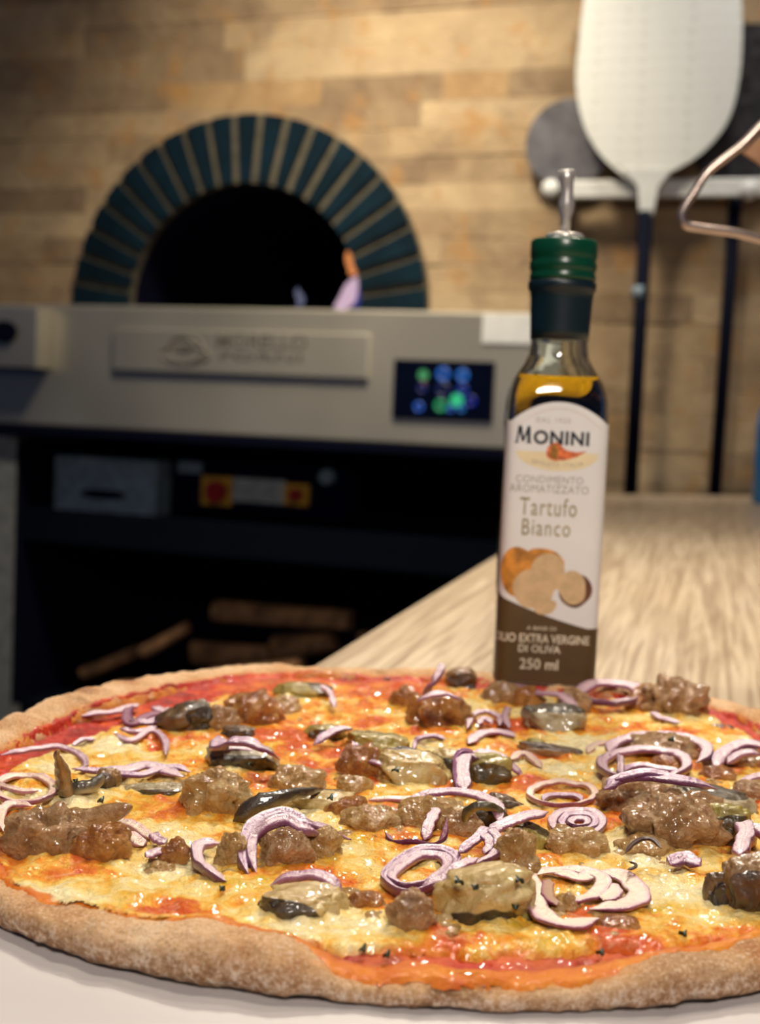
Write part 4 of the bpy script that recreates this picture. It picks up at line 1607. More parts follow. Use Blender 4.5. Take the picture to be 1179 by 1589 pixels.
MU(286, 1116, 84, 58, 'dark brown mushroom chunk at the back left', 'mush_dark', 0.8, 0.25, (1, 0, 0.2), 0.3)
MU(300, 1100, 46, 30, 'rounded dark mushroom cap on top of the back left chunk', 'mush_dark', 0.8, 0.2)
MU(472, 1074, 86, 34, 'olive mushroom slice lying at the back, left of centre', 'mush_olive', 0.5, 0.0, (1, 0, .3), .35)
MU(716, 1055, 46, 42, 'upright brown mushroom cap at the back rim left of the bottle', 'mush_brown', 0.7)
MU(860, 1118, 84, 58, 'grey mushroom with dark skin in front of the bottle', 'mush_grey', 0.7, 0, (0, 0.3, 1), .35)
MU(590, 1156, 86, 44, 'glossy olive green mushroom slice with dark rim', 'mush_olive', 0.7, -0.1, (0.2, 1, 0.1), .35)
MU(640, 1196, 108, 66, 'large beige mushroom slice in the middle', 'mush_tan', 0.7, -0.1, (0, 1, .3), .45)
MU(752, 1197, 76, 64, 'tan glossy mushroom behind the white onion band', 'mush_olive', 0.7, 0.1)
MU(700, 1190, 60, 60, 'tan mushroom piece between the beige slice and white onion band', 'mush_tan', 0.7)
MU(856, 1167, 90, 28, 'thin brown mushroom strip behind the red edged onion arcs', 'mush_brown', 0.35, -0.12, (0, 0, 1), .4)
MU(828, 1160, 30, 34, 'olive mushroom knob at the left of the thin brown strip', 'mush_olive', 0.6)
MU(112, 1228, 56, 36, 'mushroom foot below the forked stalk at left', 'mush_grey', 0.6)
MU(168, 1213, 34, 50, 'curled brown mushroom end right of the forked stalk', 'mush_brown', 0.8, -0.3)
MU(244, 1228, 96, 26, 'flat brown grey mushroom strip at centre left', 'mush_grey', 0.35, 0.05)
MU(375, 1178, 100, 50, 'grey mushroom under cheese below the purple onion fold', 'mush_grey', 0.7)
MU(370, 1140, 46, 34, 'silvery mushroom tip over the purple onion fold', 'mush_dark', 0.7)
MU(500, 1245, 100, 44, 'pale mushroom slice right of the dark curved strip', 'mush_tan', 0.6, 0.0, (0, 1, .3), .6)
MU(505, 1140, 56, 36, 'olive mushroom beside the purple onion crescent at the back', 'mush_olive', 0.7)
MU(468, 1405, 122, 64, 'black edged mushroom slice at the front left of centre', 'mush_tan', 0.65, 0.06, (-0.75, -0.75, -0.35), .42, rotz=0.1)
MU(752, 1392, 144, 108, 'largest beige mushroom slice at the front centre', 'mush_tan', 0.7, 0.14, (-0.1, -0.6, -1), .55)
MU(818, 1302, 58, 58, 'small round olive mushroom with a dark cap', 'mush_olive', 0.8, -0.3, (0.3, 0.5, 0.9), .35)
MU(795, 1293, 28, 26, 'black mushroom skin left of the small round one', 'mush_dark', 0.7)
MU(748, 1268, 66, 58, 'folded grey mushroom under the onion at centre', 'mush_grey', 0.7, 0.3)
MU(785, 1250, 50, 34, 'glossy dark mushroom slip right of the folded grey one', 'mush_dark', 0.6, -0.3)
MU(1100, 1243, 128, 56, 'glossy silver brown mushroom over the largest sausage', 'mush_grey', 0.7, -0.1, (0, 0, 1), .6)
MU(1128, 1290, 70, 96, 'wrinkled olive brown mushroom at the right', 'mush_olive', 0.6, 0.1)
MU(1122, 1385, 56, 78, 'dark mushroom cap left of the big one at the right edge', 'mush_dark', 0.8, 0.1)
MU(1164, 1380, 80, 118, 'big brown glossy mushroom at the front right edge', 'mush_brown', 0.75)
MU(1118, 1130, 34, 12, 'flat dark herb bit on red sauce at the back right', 'mush_dark', 0.6)
MU(820, 1428, 46, 18, 'small olive mushroom scrap right of the largest beige slice', 'mush_olive', 0.6)
MU(100, 1118, 34, 12, 'thin greenish mushroom sliver on red sauce at the back left', 'mush_olive', 0.3, -0.3)


# ---- topping surface on a fine grid
STEP = 0.00085
n = int(0.36 / STEP)
gxs = (np.arange(n) - n / 2) * STEP
GX, GY = np.meshgrid(gxs, gxs, indexing='ij')
fx, fy = GX.reshape(-1), GY.reshape(-1)
rr_ = np.hypot(fx, fy)
tt_ = np.arctan2(fy, fx)
Rg, Wg, Hg = Rf(tt_), Wf(tt_), Hf(tt_)
dist = (Rg - Wg * 0.74) - rr_          # distance inside the rim's inner foot
world = np.stack([fx + PC[0], fy + PC[1], np.zeros_like(fx)], 1)

# exposed sauce blobs: photo place, radius (m), strength
blobs = [(250, 1165, 0.016, 1), (215, 1200, 0.008, .8), (60, 1150, 0.030, 1.2), (20, 1160, 0.022, 1), (140, 1125, 0.026, 1.2), (225, 1265, 0.006, 1), (270, 1250, 0.006, .9), (60, 1255, 0.007, .8), (30, 1320, 0.010, 1.2), (85, 1365, 0.009, 1.1), (15, 1345, 0.010, 1.2), (265, 1345, 0.004, .8),
         (365, 1090, 0.030, 1), (300, 1085, 0.028, 1.2), (690, 1385, 0.0065, 1.2), (720, 1360, 0.004, 1), (610, 1395, 0.004, .8), (1075, 1352, 0.006, 1.1), (1060, 1330, 0.005, .9), (530, 1165, 0.007, .7), (900, 1108, 0.008, .9),
         (850, 1072, 0.012, 1), (760, 1062, 0.014, .8), (1080, 1110, 0.020, 1.2), (1130, 1122, 0.016, 1.1), (620, 1140, 0.008, .5), (1110, 1195, 0.007, .8), (700, 1140, 0.006, .8), (735, 1155, 0.006, .8), (190, 1235, .006, .5), (210, 1320, .005, .6), (390, 1350, .004, .4), (930, 1320, .004, .5), (700, 1180, .005, .4)]
sb = np.zeros_like(fx)
for (px, py, rad, st) in blobs:
    q = at(px, py, TOPZ)
    dl = np.hypot(world[:, 0] - q[0], (world[:, 1] - q[1]) * 0.8)
    sb = np.maximum(sb, st * np.exp(-(dl / rad) ** 2))
# width of the bare sauce band along the rim, by angle (deg ccw from +x seen from above)
bt = np.radians([0, 20, 40, 60, 90, 110, 130, 150, 165, 180, 205, 222, 236, 246, 254, 262, 275, 290, 300, 312, 330, 350])
bv = np.array([.006, .010, .016, .020, .024, .026, .026, .024, .020, .012, .006, .000, -.002, -.002, .004, .009, .009, .008, .005, .005, .006, .006])
band = smooth_per(bt, bv, tt_, math.radians(4))
nz = fbm(world * 55, 41, 4, 0.55)
nz2 = fbm(world * 130, 43, 3, 0.5)
mask = sstep(-0.0035, 0.0045, dist - band + 0.0035 * nz) * 1.3 - 1.0 * sb + 0.26 * nz2 + 0.22 * nz + 0.05
mask = np.clip(mask, -0.5, 1.0)
lowf = fbm(world * 35, 47, 3)
hz = 0.0009 * lowf + 0.0006 * fbm(world * 150, 49, 3)
zs = (TOPZ - Z0) + hz + 0.0005 * fbm(world * 420, 51, 2)
# height of the rim's inner slope under each grid point
sI = Rg - rr_
cI = np.clip((sI - Wg / 2) / (Wg / 2), 0, 1) ** (1 / 0.85)
s2I = np.sqrt(np.clip(1 - cI * cI, 0, 1)) ** 0.85
zcr = (TOPZ - Z0 - 0.002) + (np.maximum(Hg, TOPZ - Z0 + 0.0002) - (TOPZ - Z0 - 0.002)) * s2I
wb = np.stack([world[:, 0], world[:, 1], zcr], 1)
zcr = zcr + (0.0016 * fbm(wb * 60, 3, 3) + 0.0005 * fbm(wb * 220, 5, 3, 0.6)) * (0.4 + 0.6 * s2I)
reach = 0.0035 - 0.0055 * np.clip(np.sin(tt_ - 0.35) * 3 + 0.35, 0, 1) * (np.cos(tt_) < 0.94) + 0.003 * sstep(0.0100, 0.0070, Hg) + 0.0016 * fbm(world * 120, 61, 3)
rimz = zcr + 0.0007 * sstep(-1, 1, 0 * zcr) - 0.0016 * sstep(0.0014, -0.0006, dist + reach)
near = sstep(0.005, 0.0, dist)
zs = np.maximum(zs * (1 - near) + (rimz) * near, np.where(dist < 0.0046, rimz, -1))
zc = (TOPZ - Z0) + hz - 0.0010 + 0.0034 * sstep(0.0, 0.8, mask) + 0.0011 * fbm(world * 95, 53, 4, 0.6) * sstep(0.1, 0.6, mask) + 0.0004 * fbm(world * 380, 57, 3, 0.6)
for (x0, y0, a_, b_, h_) in LUMPS:
    q = ((world[:, 0] - x0) / (a_ * 1.25)) ** 2 + ((world[:, 1] - y0) / (b_ * 1.35)) ** 2
    near_ = q < 4
    lf = (TOPZ - Z0) + 0.0016 + (h_ * np.exp(-q[near_] ** 1.4) * (0.75 + 0.6 * nz2[near_]))
    zc[near_] += np.maximum(0, lf - zc[near_]) * sstep(0.02, 0.35, mask[near_])
zc = zc + 0.0016 * (0.45 - cell(world * 150, 3)) * sstep(0.1, 0.6, mask)
zc = np.where(dist < 0.004, np.maximum(zc * sstep(-0.003, 0.002, dist) + (rimz - 0.0002) * (1 - sstep(-0.003, 0.002, dist)), rimz - 0.0003 + 0.0009 * sstep(0, 0.5, mask)), zc)
warm = 0.49 + 0.46 * fbm(world * 30, 71, 3) 
oil = np.zeros_like(fx)
for (px, py, rad, st) in [(330, 1072, .03, .35), (560, 1075, .03, .3), (450, 1140, .022, .22), (420, 1180, .014, .2), (550, 1230, .008, .3), (880, 1290, .012, .3), (50, 1262, .012, .3), (170, 1255, .008, .15), (680, 1300, .010, .2), (700, 1475, .010, .3), (900, 1465, .012, .25), (940, 1440, .008, .25), (960, 1290, .01, .25), (1100, 1190, .01, .25), (780, 1175, .01, .15), (360, 1345, .006, .15),
                         (60, 1190, .018, -.4), (150, 1140, .015, -.3), (170, 1170, .012, -.25), (130, 1235, .010, -.3), (300, 1310, .012, -.35), (100, 1405, .012, -.35), (250, 1385, .014, -.2), (570, 1440, .008, -.4), (1080, 1400, .012, -.4), (1000, 1400, .012, -.3), (930, 1335, .010, -.3), (500, 1290, .008, -.2), (1020, 1350, .01, -.3), (760, 1440, .008, -.2), (900, 1160, .012, -.2), (420, 1280, .006, -.2)]:
    q = at(px, py, TOPZ)
    warm += st * np.exp(-(((world[:, 0] - q[0]) ** 2 + (world[:, 1] - q[1]) ** 2) / rad ** 2))
for (px, py, rad) in [(230, 1252, .007), (200, 1258, .006), (480, 1340, .007), (560, 1320, .006), (360, 1390, .005), (400, 1375, .006), (420, 1350, .005), (600, 1300, .006), (860, 1470, .006), (930, 1395, .003), (1020, 1420, .006), (800, 1450, .004), (180, 1400, .005)]:
    q = at(px, py, TOPZ)
    oil = np.maximum(oil, 0.85 * np.exp(-(((world[:, 0] - q[0]) ** 2 + ((world[:, 1] - q[1]) * 0.8) ** 2) / rad ** 2)))
oil *= sstep(-0.5, 0.4, nz2)


def grid_mesh(name, keep, zz, mat, attrs):
    idx = np.full(n * n, -1)
    K = keep.reshape(n, n).copy()
    seen = np.zeros_like(K)
    for i0, j0 in zip(*np.nonzero(K)):
        if seen[i0, j0]:
            continue
        seen[i0, j0] = True
        stack = [(i0, j0)]
        comp = []
        while stack:
            i, j = stack.pop()
            comp.append((i, j))
            for i2, j2 in ((i + 1, j), (i - 1, j), (i, j + 1), (i, j - 1)):
                if 0 <= i2 < n and 0 <= j2 < n and K[i2, j2] and not seen[i2, j2]:
                    seen[i2, j2] = True
                    stack.append((i2, j2))
        if len(comp) < 160:
            for i, j in comp:
                K[i, j] = False
    q = K[:-1, :-1] & K[1:, :-1] & K[1:, 1:] & K[:-1, 1:]
    I, J = np.nonzero(q)
    a = I * n + J
    fs = np.stack([a, a + n, a + n + 1, a + 1], 1)
    used = np.unique(fs)
    idx[used] = np.arange(len(used))
    fs = idx[fs]
    vv = np.stack([fx[used], fy[used], zz[used]], 1)
    return mesh_obj(name, vv, fs, mat, piz, True, {k: x[used] for k, x in attrs.items()})


redm = np.clip(0.25 + 0.9 * sb + 0.45 * nz + 0.6 * sstep(0.02, 0.004, dist) - 0.9 * sstep(0.0022, -0.0010, dist), 0, 1)
grid_mesh('tomato_sauce', dist + reach > -0.0008, zs, M['sauce'], {'red': redm})
grid_mesh('melted_cheese', (mask > -0.05) & (dist > -0.003), zc, M['cheese'], {'mask': np.clip(mask, 0, 1), 'warm': np.clip(warm, 0, 1), 'oil': oil})

# ---- loose crumbs nobody could count
rr = random.Random(77)
cv, cf = ico(2)
g = G()
org_c = np.array([PC[0], PC[1], TOPZ])
spots = [(500, 1232, 26, 14), (620, 1272, 26, 16), (560, 1290, 24, 10), (900, 1318, 30, 10), (240, 1345, 22, 8), (540, 1405, 26, 10), (600, 1425, 20, 9), (950, 1435, 36, 12), (1000, 1330, 30, 8), (820, 1400, 14, 6), (470, 1110, 22, 6), (740, 1290, 20, 9), (1110, 1215, 16, 6), (330, 1345, 20, 7), (400, 1345, 16, 6), (700, 1430, 26, 8), (860, 1430, 24, 8), (760, 1100, 18, 6), (1070, 1240, 16, 5), (650, 1160, 16, 5)]
for (px, py, sp, num) in spots:
    for _ in range(num):
        p = at(px + rr.gauss(0, sp * 0.7), py + rr.gauss(0, sp * 0.35), TOPZ + 0.0016) - org_c
        rad = rr.uniform(0.0007, 0.0021)
        w_ = cv * (1 + 0.35 * noise3(cv * 1.7 + rr.random() * 50, 3))[:, None] * np.array([rad * rr.uniform(.8, 1.6), rad, rad * rr.uniform(.6, 1.0)])
        g.add([tuple(q + p) for q in w_], cf)
o = g.build('loose_crumbs', M['sausage_pale'], None, True)
o.location = tuple(org_c)
tag(o, 'tiny loose golden sausage crumbs scattered over the melted cheese', 'crumbs', kind='stuff')

# ---- onion bands
def onion(label, layers, mat='onion', z=0.0034, width=0.0022, height=0.0020, closed=False, lean=0.0):
    """layers: list of pixel polylines, each a strip of the same slice. The purple skin is on the left of the path."""
    root = None
    zc_ = TOPZ + z
    first = None
    for li, lay in enumerate(layers):
        opts = {}
        pts = lay
        if isinstance(lay, dict):
            opts = lay
            pts = lay['p']
        cl = opts.get('closed', closed)
        wd = opts.get('w', width)
        hg = opts.get('h', height)
        zz = opts.get('z', z)
        P = []
        for q in pts:
            zq = TOPZ + (q[2] if len(q) > 2 else zz)
            P.append(at(q[0], q[1], zq))
        P = crom(P, 8, cl)
        if first is None:
            first = P.mean(axis=0)
            org_ = np.array([first[0], first[1], zc_])
        N_ = len(P)
        if cl:
            T = np.roll(P, -1, 0) - np.roll(P, 1, 0)
        else:
            T = np.gradient(P, axis=0)
        T[:, 2] = 0
        T /= np.maximum(np.linalg.norm(T, axis=1, keepdims=True), 1e-9)
        Nn = np.stack([-T[:, 1], T[:, 0], np.zeros(N_)], 1)
        sgn = 1
        if cl:
            ar = 0.5 * np.sum(P[:, 0] * np.roll(P[:, 1], -1) - np.roll(P[:, 0], -1) * P[:, 1])
            sgn = -1 if ar > 0 else 1
        side = opts.get('side', 1) * sgn
        t = np.linspace(0, 1, N_)
        taper = np.ones(N_) if cl else np.clip(np.sin(np.pi * np.clip(t, 0.0, 1)) * 3.0, 0.18, 1)
        wob = 1 + 0.35 * noise3(np.stack([t * 7, t * 0 + li, t * 0 + cnt[0]], 1), 3)
        # section: (across 0 outer .. 1 inner, height -1..1)
        sect = [(0.0, -0.6), (-0.02, 0.2), (0.02, 0.9), (0.09, 1.0), (0.3, 0.72), (0.6, 0.5), (0.9, 0.5), (1.0, 0.1), (0.97, -0.6), (0.5, -0.7)]
        ns_ = len(sect)
        v = np.zeros((N_, ns_, 3))
        ed = np.zeros((N_, ns_))
        wav = 0.0007 * noise3(P * 160, 5)
        for k, (ac, hh2) in enumerate(sect):
            off = (0.5 - ac) * wd * taper * wob * side
            v[:, k] = P + Nn * off[:, None]
            v[:, k, 2] += hh2 * hg * 0.5 * taper + wav + lean * (ac - 0.5) * wd
            ed[:, k] = ac
        v[:, :, 0] -= org_[0]
        v[:, :, 1] -= org_[1]
        v[:, :, 2] -= org_[2]
        fs = []
        for i in range(N_ if cl else N_ - 1):
            i2 = (i + 1) % N_
            for k in range(ns_):
                k2 = (k + 1) % ns_
                fs.append((i * ns_ + k, i2 * ns_ + k, i2 * ns_ + k2, i * ns_ + k2))
        if not cl:
            fs.append(tuple(range(ns_)))
            fs.append(tuple((N_ - 1) * ns_ + k for k in range(ns_))[::-1])
        mm = M[opts.get('mat', mat)]
        if len(layers) == 1:
            o = mesh_obj('red_onion_slice', v.reshape(-1, 3), fs, mm, None, True, {'edge': ed.reshape(-1)})
            o.location = tuple(org_)
            root = o
        else:
            if root is None:
                root = empty('red_onion_slice', tuple(org_))
            mesh_obj('onion_layer', v.reshape(-1, 3), fs, mm, root, True, {'edge': ed.reshape(-1)})
    cnt[0] += 1
    tag(root, label, 'onion', 'red onion slices on the pizza')
    return root


def ell(cx, cy, rx, ry, a0=0, a1=360, n=12, rot=0, z=None):
    out = []
    full = (a1 - a0) == 360
    for k in range(n if full else n + 1):
        t = math.radians(a0 + (a1 - a0) * k / n)
        x, y = rx * math.cos(t), ry * math.sin(t)
        c, s = math.cos(math.radians(rot)), math.sin(math.radians(rot))
        q = (cx + x * c - y * s, cy + x * s + y * c)
        out.append(q if z is None else q + (z,))
    return out


O = onion
O('thick double onion hook curling round the sausage ball at centre left',
  [{'p': [(386, 1358, .003), (377, 1332, .005), (382, 1300, .008), (404, 1275, .011), (440, 1265, .012), (474, 1280, .011), (508, 1291, .007), (545, 1303, .003)], 'w': .0030, 'h': .004, 'mat': 'onion_purple'},
   {'p': [(398, 1356, .003), (391, 1332, .005), (395, 1303, .008), (413, 1283, .011), (442, 1275, .012), (472, 1288, .011), (502, 1298, .007)], 'w': .0026, 'h': .004}])
O('purple arched onion strip just behind the black edged front mushroom', [{'p': [(416, 1376, .002), (448, 1363, .005), (488, 1359, .007), (513, 1368, .007), (533, 1390, .004)], 'w': .0036, 'h': .0028}], 'onion')
O('square onion ring with deep purple rim at front centre', [
    {'p': [(597, 1367), (612, 1343), (643, 1324), (677, 1320), (708, 1333), (698, 1356), (665, 1380), (630, 1384)], 'closed': True, 'w': .0022, 'h': .0032, 'mat': 'onion_purple'},
    {'p': [(608, 1364), (622, 1346), (648, 1331), (675, 1328), (694, 1338), (687, 1353), (660, 1370), (632, 1374)], 'closed': True, 'w': .0028, 'h': .0026}], z=.004)
O('pale straight onion tail crossing from the square ring to the big mushroom', [[(655, 1376, .004), (680, 1364, .006), (708, 1348, .008), (742, 1330, .009)]], 'onion', width=.0030)
O('purple onion prong pointing up right beside the square ring', [[(712, 1324, .006), (738, 1305, .008), (758, 1283, .010)]], 'onion_purple', width=.003)
O('layered onion hook right of the square ring', [[(758, 1286, .010), (774, 1306, .009), (766, 1326, .008), (738, 1340, .007)], [(748, 1296, .009), (760, 1310, .008), (752, 1324, .007)]], 'onion', width=.0028)
O('long wavy pale onion strand across the middle of the pizza', [{'p': [(572, 1263, .003), (600, 1266, .003), (628, 1259, .004), (646, 1243, .006), (664, 1231, .008), (700, 1229, .009), (742, 1234, .010), (770, 1252, .010), (778, 1284, .008)], 'w': .0040, 'h': .0024}])
O('thin red edged onion strand behind the long wavy strand', [[(572, 1242, .002), (610, 1240, .003), (650, 1241, .003)]], 'onion_clear', width=.0018)
O('hanging onion loop below the long wavy strand', [{'p': [(598, 1293, .003), (610, 1304, .003), (640, 1306, .003), (672, 1308, .003), (688, 1297, .005), (694, 1270, .009)], 'side': -1}, {'p': [(659, 1302, .004), (668, 1276, .007), (680, 1252, .009)], 'w': .0034}], 'onion', width=.0020)
O('pale onion strip pointing to the small round olive mushroom', [{'p': [(758, 1294, .008), (785, 1278, .010), (815, 1267, .011), (850, 1260, .010)], 'w': .0046}])
O('white onion band standing over the tan mushroom', [{'p': [(740, 1172, .010), (720, 1167, .011), (708, 1176, .010), (706, 1202, .008), (710, 1228, .005)], 'w': .0016, 'mat': 'onion_purple', 'side': -1}, {'p': [(744, 1178, .010), (727, 1174, .0105), (718, 1184, .0095), (717, 1206, .0075), (722, 1228, .005)], 'w': .0055}], height=.003)
O('purple onion arc over the right of the tan mushroom', [{'p': [(732, 1167, .009), (763, 1169, .009), (792, 1187, .006), (814, 1207, .002)], 'w': .0044}], 'onion')
O('faint onion sliver right of the purple onion arc', [[(792, 1178), (812, 1170), (828, 1180), (840, 1190)]], 'onion_clear', width=.003)
O('oval onion ring with thin dark rim right of centre', [{'p': ell(873, 1232, 50, 18), 'closed': True, 'w': .0024}, {'p': ell(873, 1244, 30, 10, 180, 360), 'w': .0020, 'mat': 'onion_purple'}], 'onion_clear', z=.0035)
O('small tight onion spiral of concentric rings', [{'p': ell(896, 1277, 39, 20), 'closed': True, 'w': .0028}, {'p': ell(898, 1277, 26, 13), 'closed': True, 'w': .0022, 'mat': 'onion_purple'}, {'p': ell(899, 1277, 13, 6), 'closed': True, 'w': .0022}], 'onion', z=.004)
O('largest white onion slice lying flat at the front right',
  [{'p': [(830, 1356), (828, 1392), (846, 1422), (884, 1434), (930, 1424)][::-1], 'w': .0062, 'side': 1},
   {'p': [(832, 1358), (864, 1350), (905, 1352), (936, 1366), (925, 1386), (896, 1396), (868, 1392)], 'w': .0046},
   {'p': [(925, 1350), (962, 1358), (986, 1374), (990, 1392), (962, 1404), (915, 1410)], 'w': .0066},
   {'p': [(852, 1364), (850, 1388), (864, 1404)], 'w': .0034, 'side': -1},
   {'p': [(858, 1349), (898, 1362), (930, 1354)], 'w': .0050},
   {'p': [(940, 1372), (952, 1386), (938, 1398)], 'w': .0050}], 'onion_clear', z=.0040, height=.0012)
O('white oval onion ring with purple rim at the right', [{'p': ell(1000, 1187, 66, 23), 'closed': True, 'w': .0038}, {'p': [(965, 1200), (985, 1190), (1025, 1196), (1060, 1202)], 'w': .0020, 'mat': 'onion_purple'}, {'p': [(962, 1205, .006), (964, 1188, .008), (962, 1172, .008)], 'w': .0026}], 'onion', z=.0060, height=.0030)
O('large thick onion ring behind the white oval one', [{'p': ell(1022, 1166, 76, 25, 170, 400), 'w': .0046}], 'onion', z=.0070, height=.0030)
O('bright purple onion strand draped over the sausage chunk', [{'p': [(938, 1224, .014), (965, 1208, .017), (1010, 1206, .018), (1060, 1212, .018), (1112, 1224, .015)], 'w': .0048, 'mat': 'onion_purple'}, {'p': [(955, 1209, .017), (1000, 1201, .019), (1050, 1206, .018)], 'w': .0030, 'mat': 'onion_purple'}], height=.003)
O('onion arc arriving at the right edge', [{'p': [(1108, 1194, .004), (1122, 1170, .007), (1150, 1156, .009), (1179, 1158, .009), (1205, 1172, .006)], 'w': .0050}, {'p': [(1128, 1186, .006), (1148, 1172, .008), (1180, 1172, .008)], 'w': .0026}], 'onion', height=.003)
O('small onion curl at the right edge below the big arc', [[(1148, 1220, .004), (1164, 1208, .005), (1190, 1202, .005)]], 'onion', width=.003)
O('white and purple onion scrap standing by the big right mushroom', [{'p': [(1147, 1276, .010), (1158, 1292, .010), (1152, 1310, .009), (1148, 1328, .008)], 'w': .0050}, {'p': [(1160, 1288, .010), (1176, 1290, .010), (1190, 1300, .009)], 'w': .0030}], 'onion', height=.004)
O('white oval onion ring at the back rim right of the bottle', [{'p': ell(947, 1076, 46, 15), 'closed': True, 'w': .0062}], 'onion', z=.006, height=.0036)
O('long onion strand at the back in front of the bottle', [[(798, 1060, .008), (834, 1076, .008), (868, 1078, .009), (888, 1094, .009), (898, 1122, .006)]], 'onion', width=.0050)
O('onion sprout with dark tip sticking up at the back', [{'p': [(656, 1080, .010), (668, 1064, .016), (681, 1048, .020), (688, 1030, .024)], 'w': .0030}], 'onion', height=.004)
O('purple onion cap over the round sausage ball', [[(646, 1088, .017), (668, 1078, .020), (690, 1077, .020), (716, 1087, .017)]], 'onion', width=.0050)
O('small onion loop right of the round sausage ball', [[(725, 1130), (735, 1110), (756, 1105), (774, 1113), (776, 1126)], [(742, 1124), (752, 1116), (764, 1122)]], 'onion', z=.005, width=.0026)
O('faint flat onion crescent below the small onion loop', [[(727, 1154), (745, 1140), (775, 1136), (800, 1143)]], 'onion', z=.004, width=.0044)
O('onion sliver at the back between sausage ball and grey mushroom', [[(790, 1130), (784, 1112), (790, 1096)]], 'onion', z=.005, width=.0030)
O('bright purple onion fold over the silvery mushroom at back left', [{'p': [(338, 1142, .010), (341, 1160, .010), (362, 1152, .013), (400, 1157, .013), (434, 1180, .007)], 'w': .0060, 'mat': 'onion_purple'}, {'p': [(346, 1166, .007), (370, 1162, .008), (410, 1168, .007)], 'w': .0030}], height=.003)
O('purple onion crescent beside the olive mushroom at the back', [[(487, 1155, .004), (512, 1138, .007), (530, 1131, .008), (547, 1132, .006)]], 'onion_purple', width=.0040)
O('curled onion loop on red sauce at the back left', [{'p': [(254, 1106), (228, 1112), (204, 1124), (197, 1108), (206, 1096)], 'side': -1}, {'p': [(210, 1120), (236, 1120), (262, 1110)], 'mat': 'onion_purple'}, {'p': [(236, 1098), (256, 1104), (270, 1100)]}], 'onion', z=.004, width=.0040)
O('long thin pink onion strand on red sauce at the far left back', [[(104, 1110), (150, 1108), (190, 1101), (216, 1092)]], 'onion', z=.003, width=.0036)
O('translucent onion curve behind the left cheese', [{'p': [(178, 1139), (204, 1149), (236, 1134), (256, 1150), (258, 1172)]}, {'p': [(186, 1130), (215, 1136), (244, 1128)]}], 'onion', z=.0035, width=.0024)
O('small purple onion thread left of the translucent curve', [[(112, 1156), (132, 1149), (148, 1147)]], 'onion_purple', z=.0035, width=.0016)
O('onion ring curve behind the forked mushroom at left', [[(0, 1172), (40, 1166), (90, 1160), (125, 1172), (133, 1188), (116, 1198)]], 'onion', z=.004, width=.0022)
O('pale oval onion ring at the left edge', [{'p': ell(38, 1224, 46, 20), 'closed': True}, {'p': [(-10, 1212), (20, 1226), (60, 1228)], 'w': .0018}], 'onion_clear', z=.0035, width=.0032)
O('onion hook at the far left edge beside the rough sausage', [[(6, 1290), (1, 1264), (18, 1247), (50, 1252)], [(30, 1272), (40, 1264), (48, 1272)]], 'onion_clear', z=.004, width=.0030)
O('purple onion streak along the cheese at centre left', [{'p': [(112, 1194), (165, 1197), (215, 1204), (262, 1192), (296, 1198)], 'w': .0030, 'mat': 'onion_purple'}, {'p': [(150, 1200), (200, 1194), (232, 1188), (285, 1206)], 'w': .0056}], 'onion', z=.0045)
O('pink translucent onion curve right of the lumpy left sausages', [{'p': [(148, 1274), (180, 1273), (210, 1283), (236, 1302)], 'w': .0034}, {'p': [(180, 1290), (205, 1300), (222, 1312)], 'w': .0040}], 'onion_clear', z=.0035)
O('onion bit with purple point left of the small upright sausage', [[(228, 1332), (246, 1322), (262, 1322)], [(236, 1294), (246, 1304), (256, 1310)]], 'onion', z=.005, width=.0030)
O('purple onion hook lying left of the sausage ball', [{'p': [(351, 1368, .003), (330, 1356, .004), (312, 1340, .005), (306, 1322, .005), (318, 1311, .005), (342, 1308, .005)], 'side': 1, 'w': .0034}], 'onion', height=.003)
O('thin curved onion thread over the olive green mushroom', [[(546, 1150, .010), (560, 1170, .009), (580, 1183, .008), (610, 1188, .007), (646, 1185, .006)]], 'onion', width=.0020)
O('small red onion arc right of the olive green mushroom', [[(642, 1163), (648, 1148), (672, 1143), (692, 1146)]], 'onion_purple', z=.004, width=.0018)
O('tiny purple onion scrap on the orange sauce at right', [{'p': [(1040, 1342), (1060, 1334), (1086, 1344)], 'w': .0044, 'mat': 'onion_purple'}, {'p': [(1056, 1340), (1066, 1330), (1074, 1336)], 'w': .0024}], z=.005, height=.003)
O('thin charred onion thread curling over the front right cheese', [[(970, 1326), (980, 1312), (998, 1302), (1014, 1305), (1026, 1316)]], 'onion_burnt', z=.010, width=.0012, height=.0012)
O('tiny charred onion thread beside the largest white slice', [[(974, 1350), (984, 1348), (987, 1342), (976, 1338)]], 'onion_burnt', z=.006, width=.0008, height=.0008)
O('purple onion tail under the knobbly back right sausage', [[(1010, 1106), (1030, 1116), (1056, 1122)]], 'onion_purple', z=.004, width=.0030)
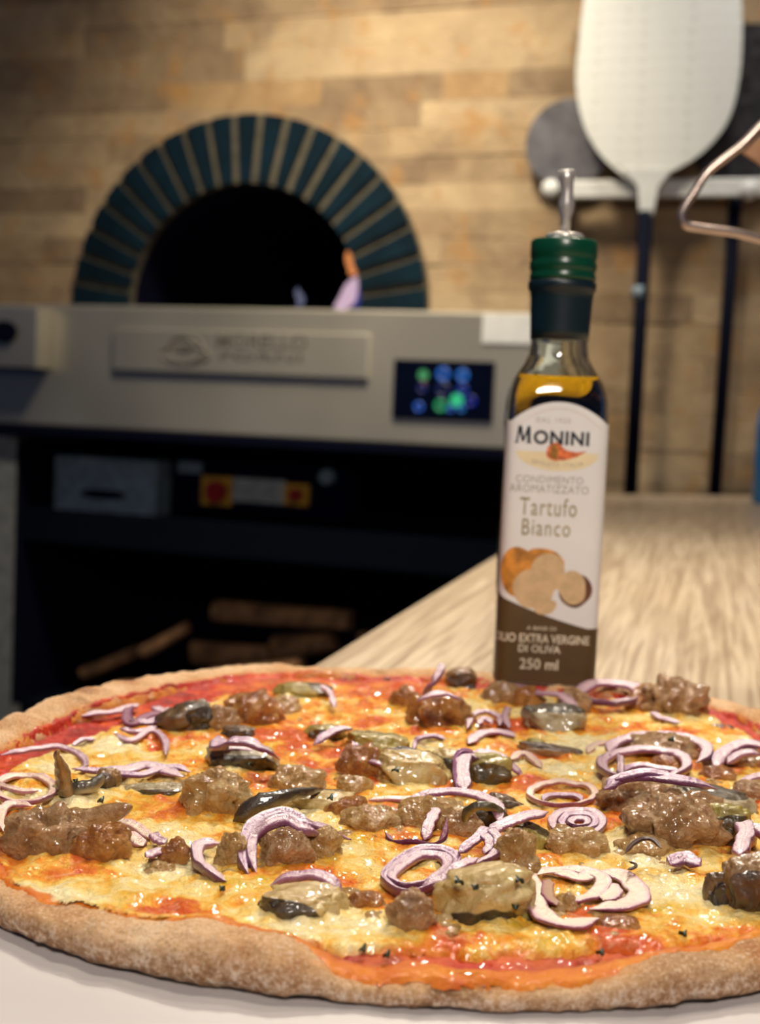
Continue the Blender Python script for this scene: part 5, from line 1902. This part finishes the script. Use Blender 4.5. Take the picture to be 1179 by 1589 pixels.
O('faint onion crescent left of the white oval ring', [[(912, 1168), (925, 1156), (950, 1152)]], 'onion_clear', z=.003, width=.0030)
O('pale onion sliver crossing the olive mushroom at the back', [[(498, 1062, .010), (512, 1076, .008), (520, 1098, .005)]], 'onion', width=.0026)

# ---- parsley
flecks = [(118, 1213, 'by the forked mushroom stalk', .008), (157, 1243, 'on cheese below the curled mushroom end', .0035), (513, 1239, 'on the pale mushroom slice', .0085), (712, 1369, 'at the left of the largest beige mushroom', .013), (738, 1378, 'in the middle of the largest beige mushroom', .016), (806, 1367, 'at the right of the largest beige mushroom', .013), (800, 1408, 'low on the right of the largest beige mushroom', .006),
          (614, 1196, 'on the large beige centre mushroom', .010), (932, 1479, 'on the front sauce near the rim', .002), (563, 1474, 'on the red front sauce', .0018), (600, 1483, 'on the red front sauce nearest the rim', .0018), (388, 1187, 'on the grey mushroom under cheese', .008), (1042, 1148, 'on the sausage inside the onion ring', .011), (1060, 1450, 'on the front right red sauce', .002), (345, 1380, 'on cheese near the front left rim', .0035), (600, 1055, 'on the sauce at the back rim', .003)]
for i, (px, py, lab_, zz) in enumerate(flecks):
    p = at(px, py, TOPZ + zz)
    rr = random.Random(i * 3 + 1)
    v = []
    n_l = 9
    R_ = 0.0007 + 0.0005 * rr.random()
    ph = rr.random() * 6
    for lay in (0, 1):
        for k in range(n_l):
            t = 2 * math.pi * k / n_l
            r = R_ * (0.65 + 0.5 * abs(math.sin(1.5 * t + ph)))
            v.append((r * 1.3 * math.cos(t), r * math.sin(t), 0.0006 * math.sin(2 * t + ph) + 0.0006 * lay + 0.0004 * math.cos(t)))
    f = [tuple(range(n_l))[::-1], tuple(range(n_l, 2 * n_l))] + [(k, (k + 1) % n_l, (k + 1) % n_l + n_l, k + n_l) for k in range(n_l)]
    o = mesh_obj('parsley_flake', v, f, M['parsley'], None)
    o.location = tuple(p)
    o.rotation_euler = (0.3 * rr.random(), 0.2 * rr.random(), ph)
    tag(o, 'dark green parsley flake ' + lab_, 'herb', 'parsley flakes on the pizza')
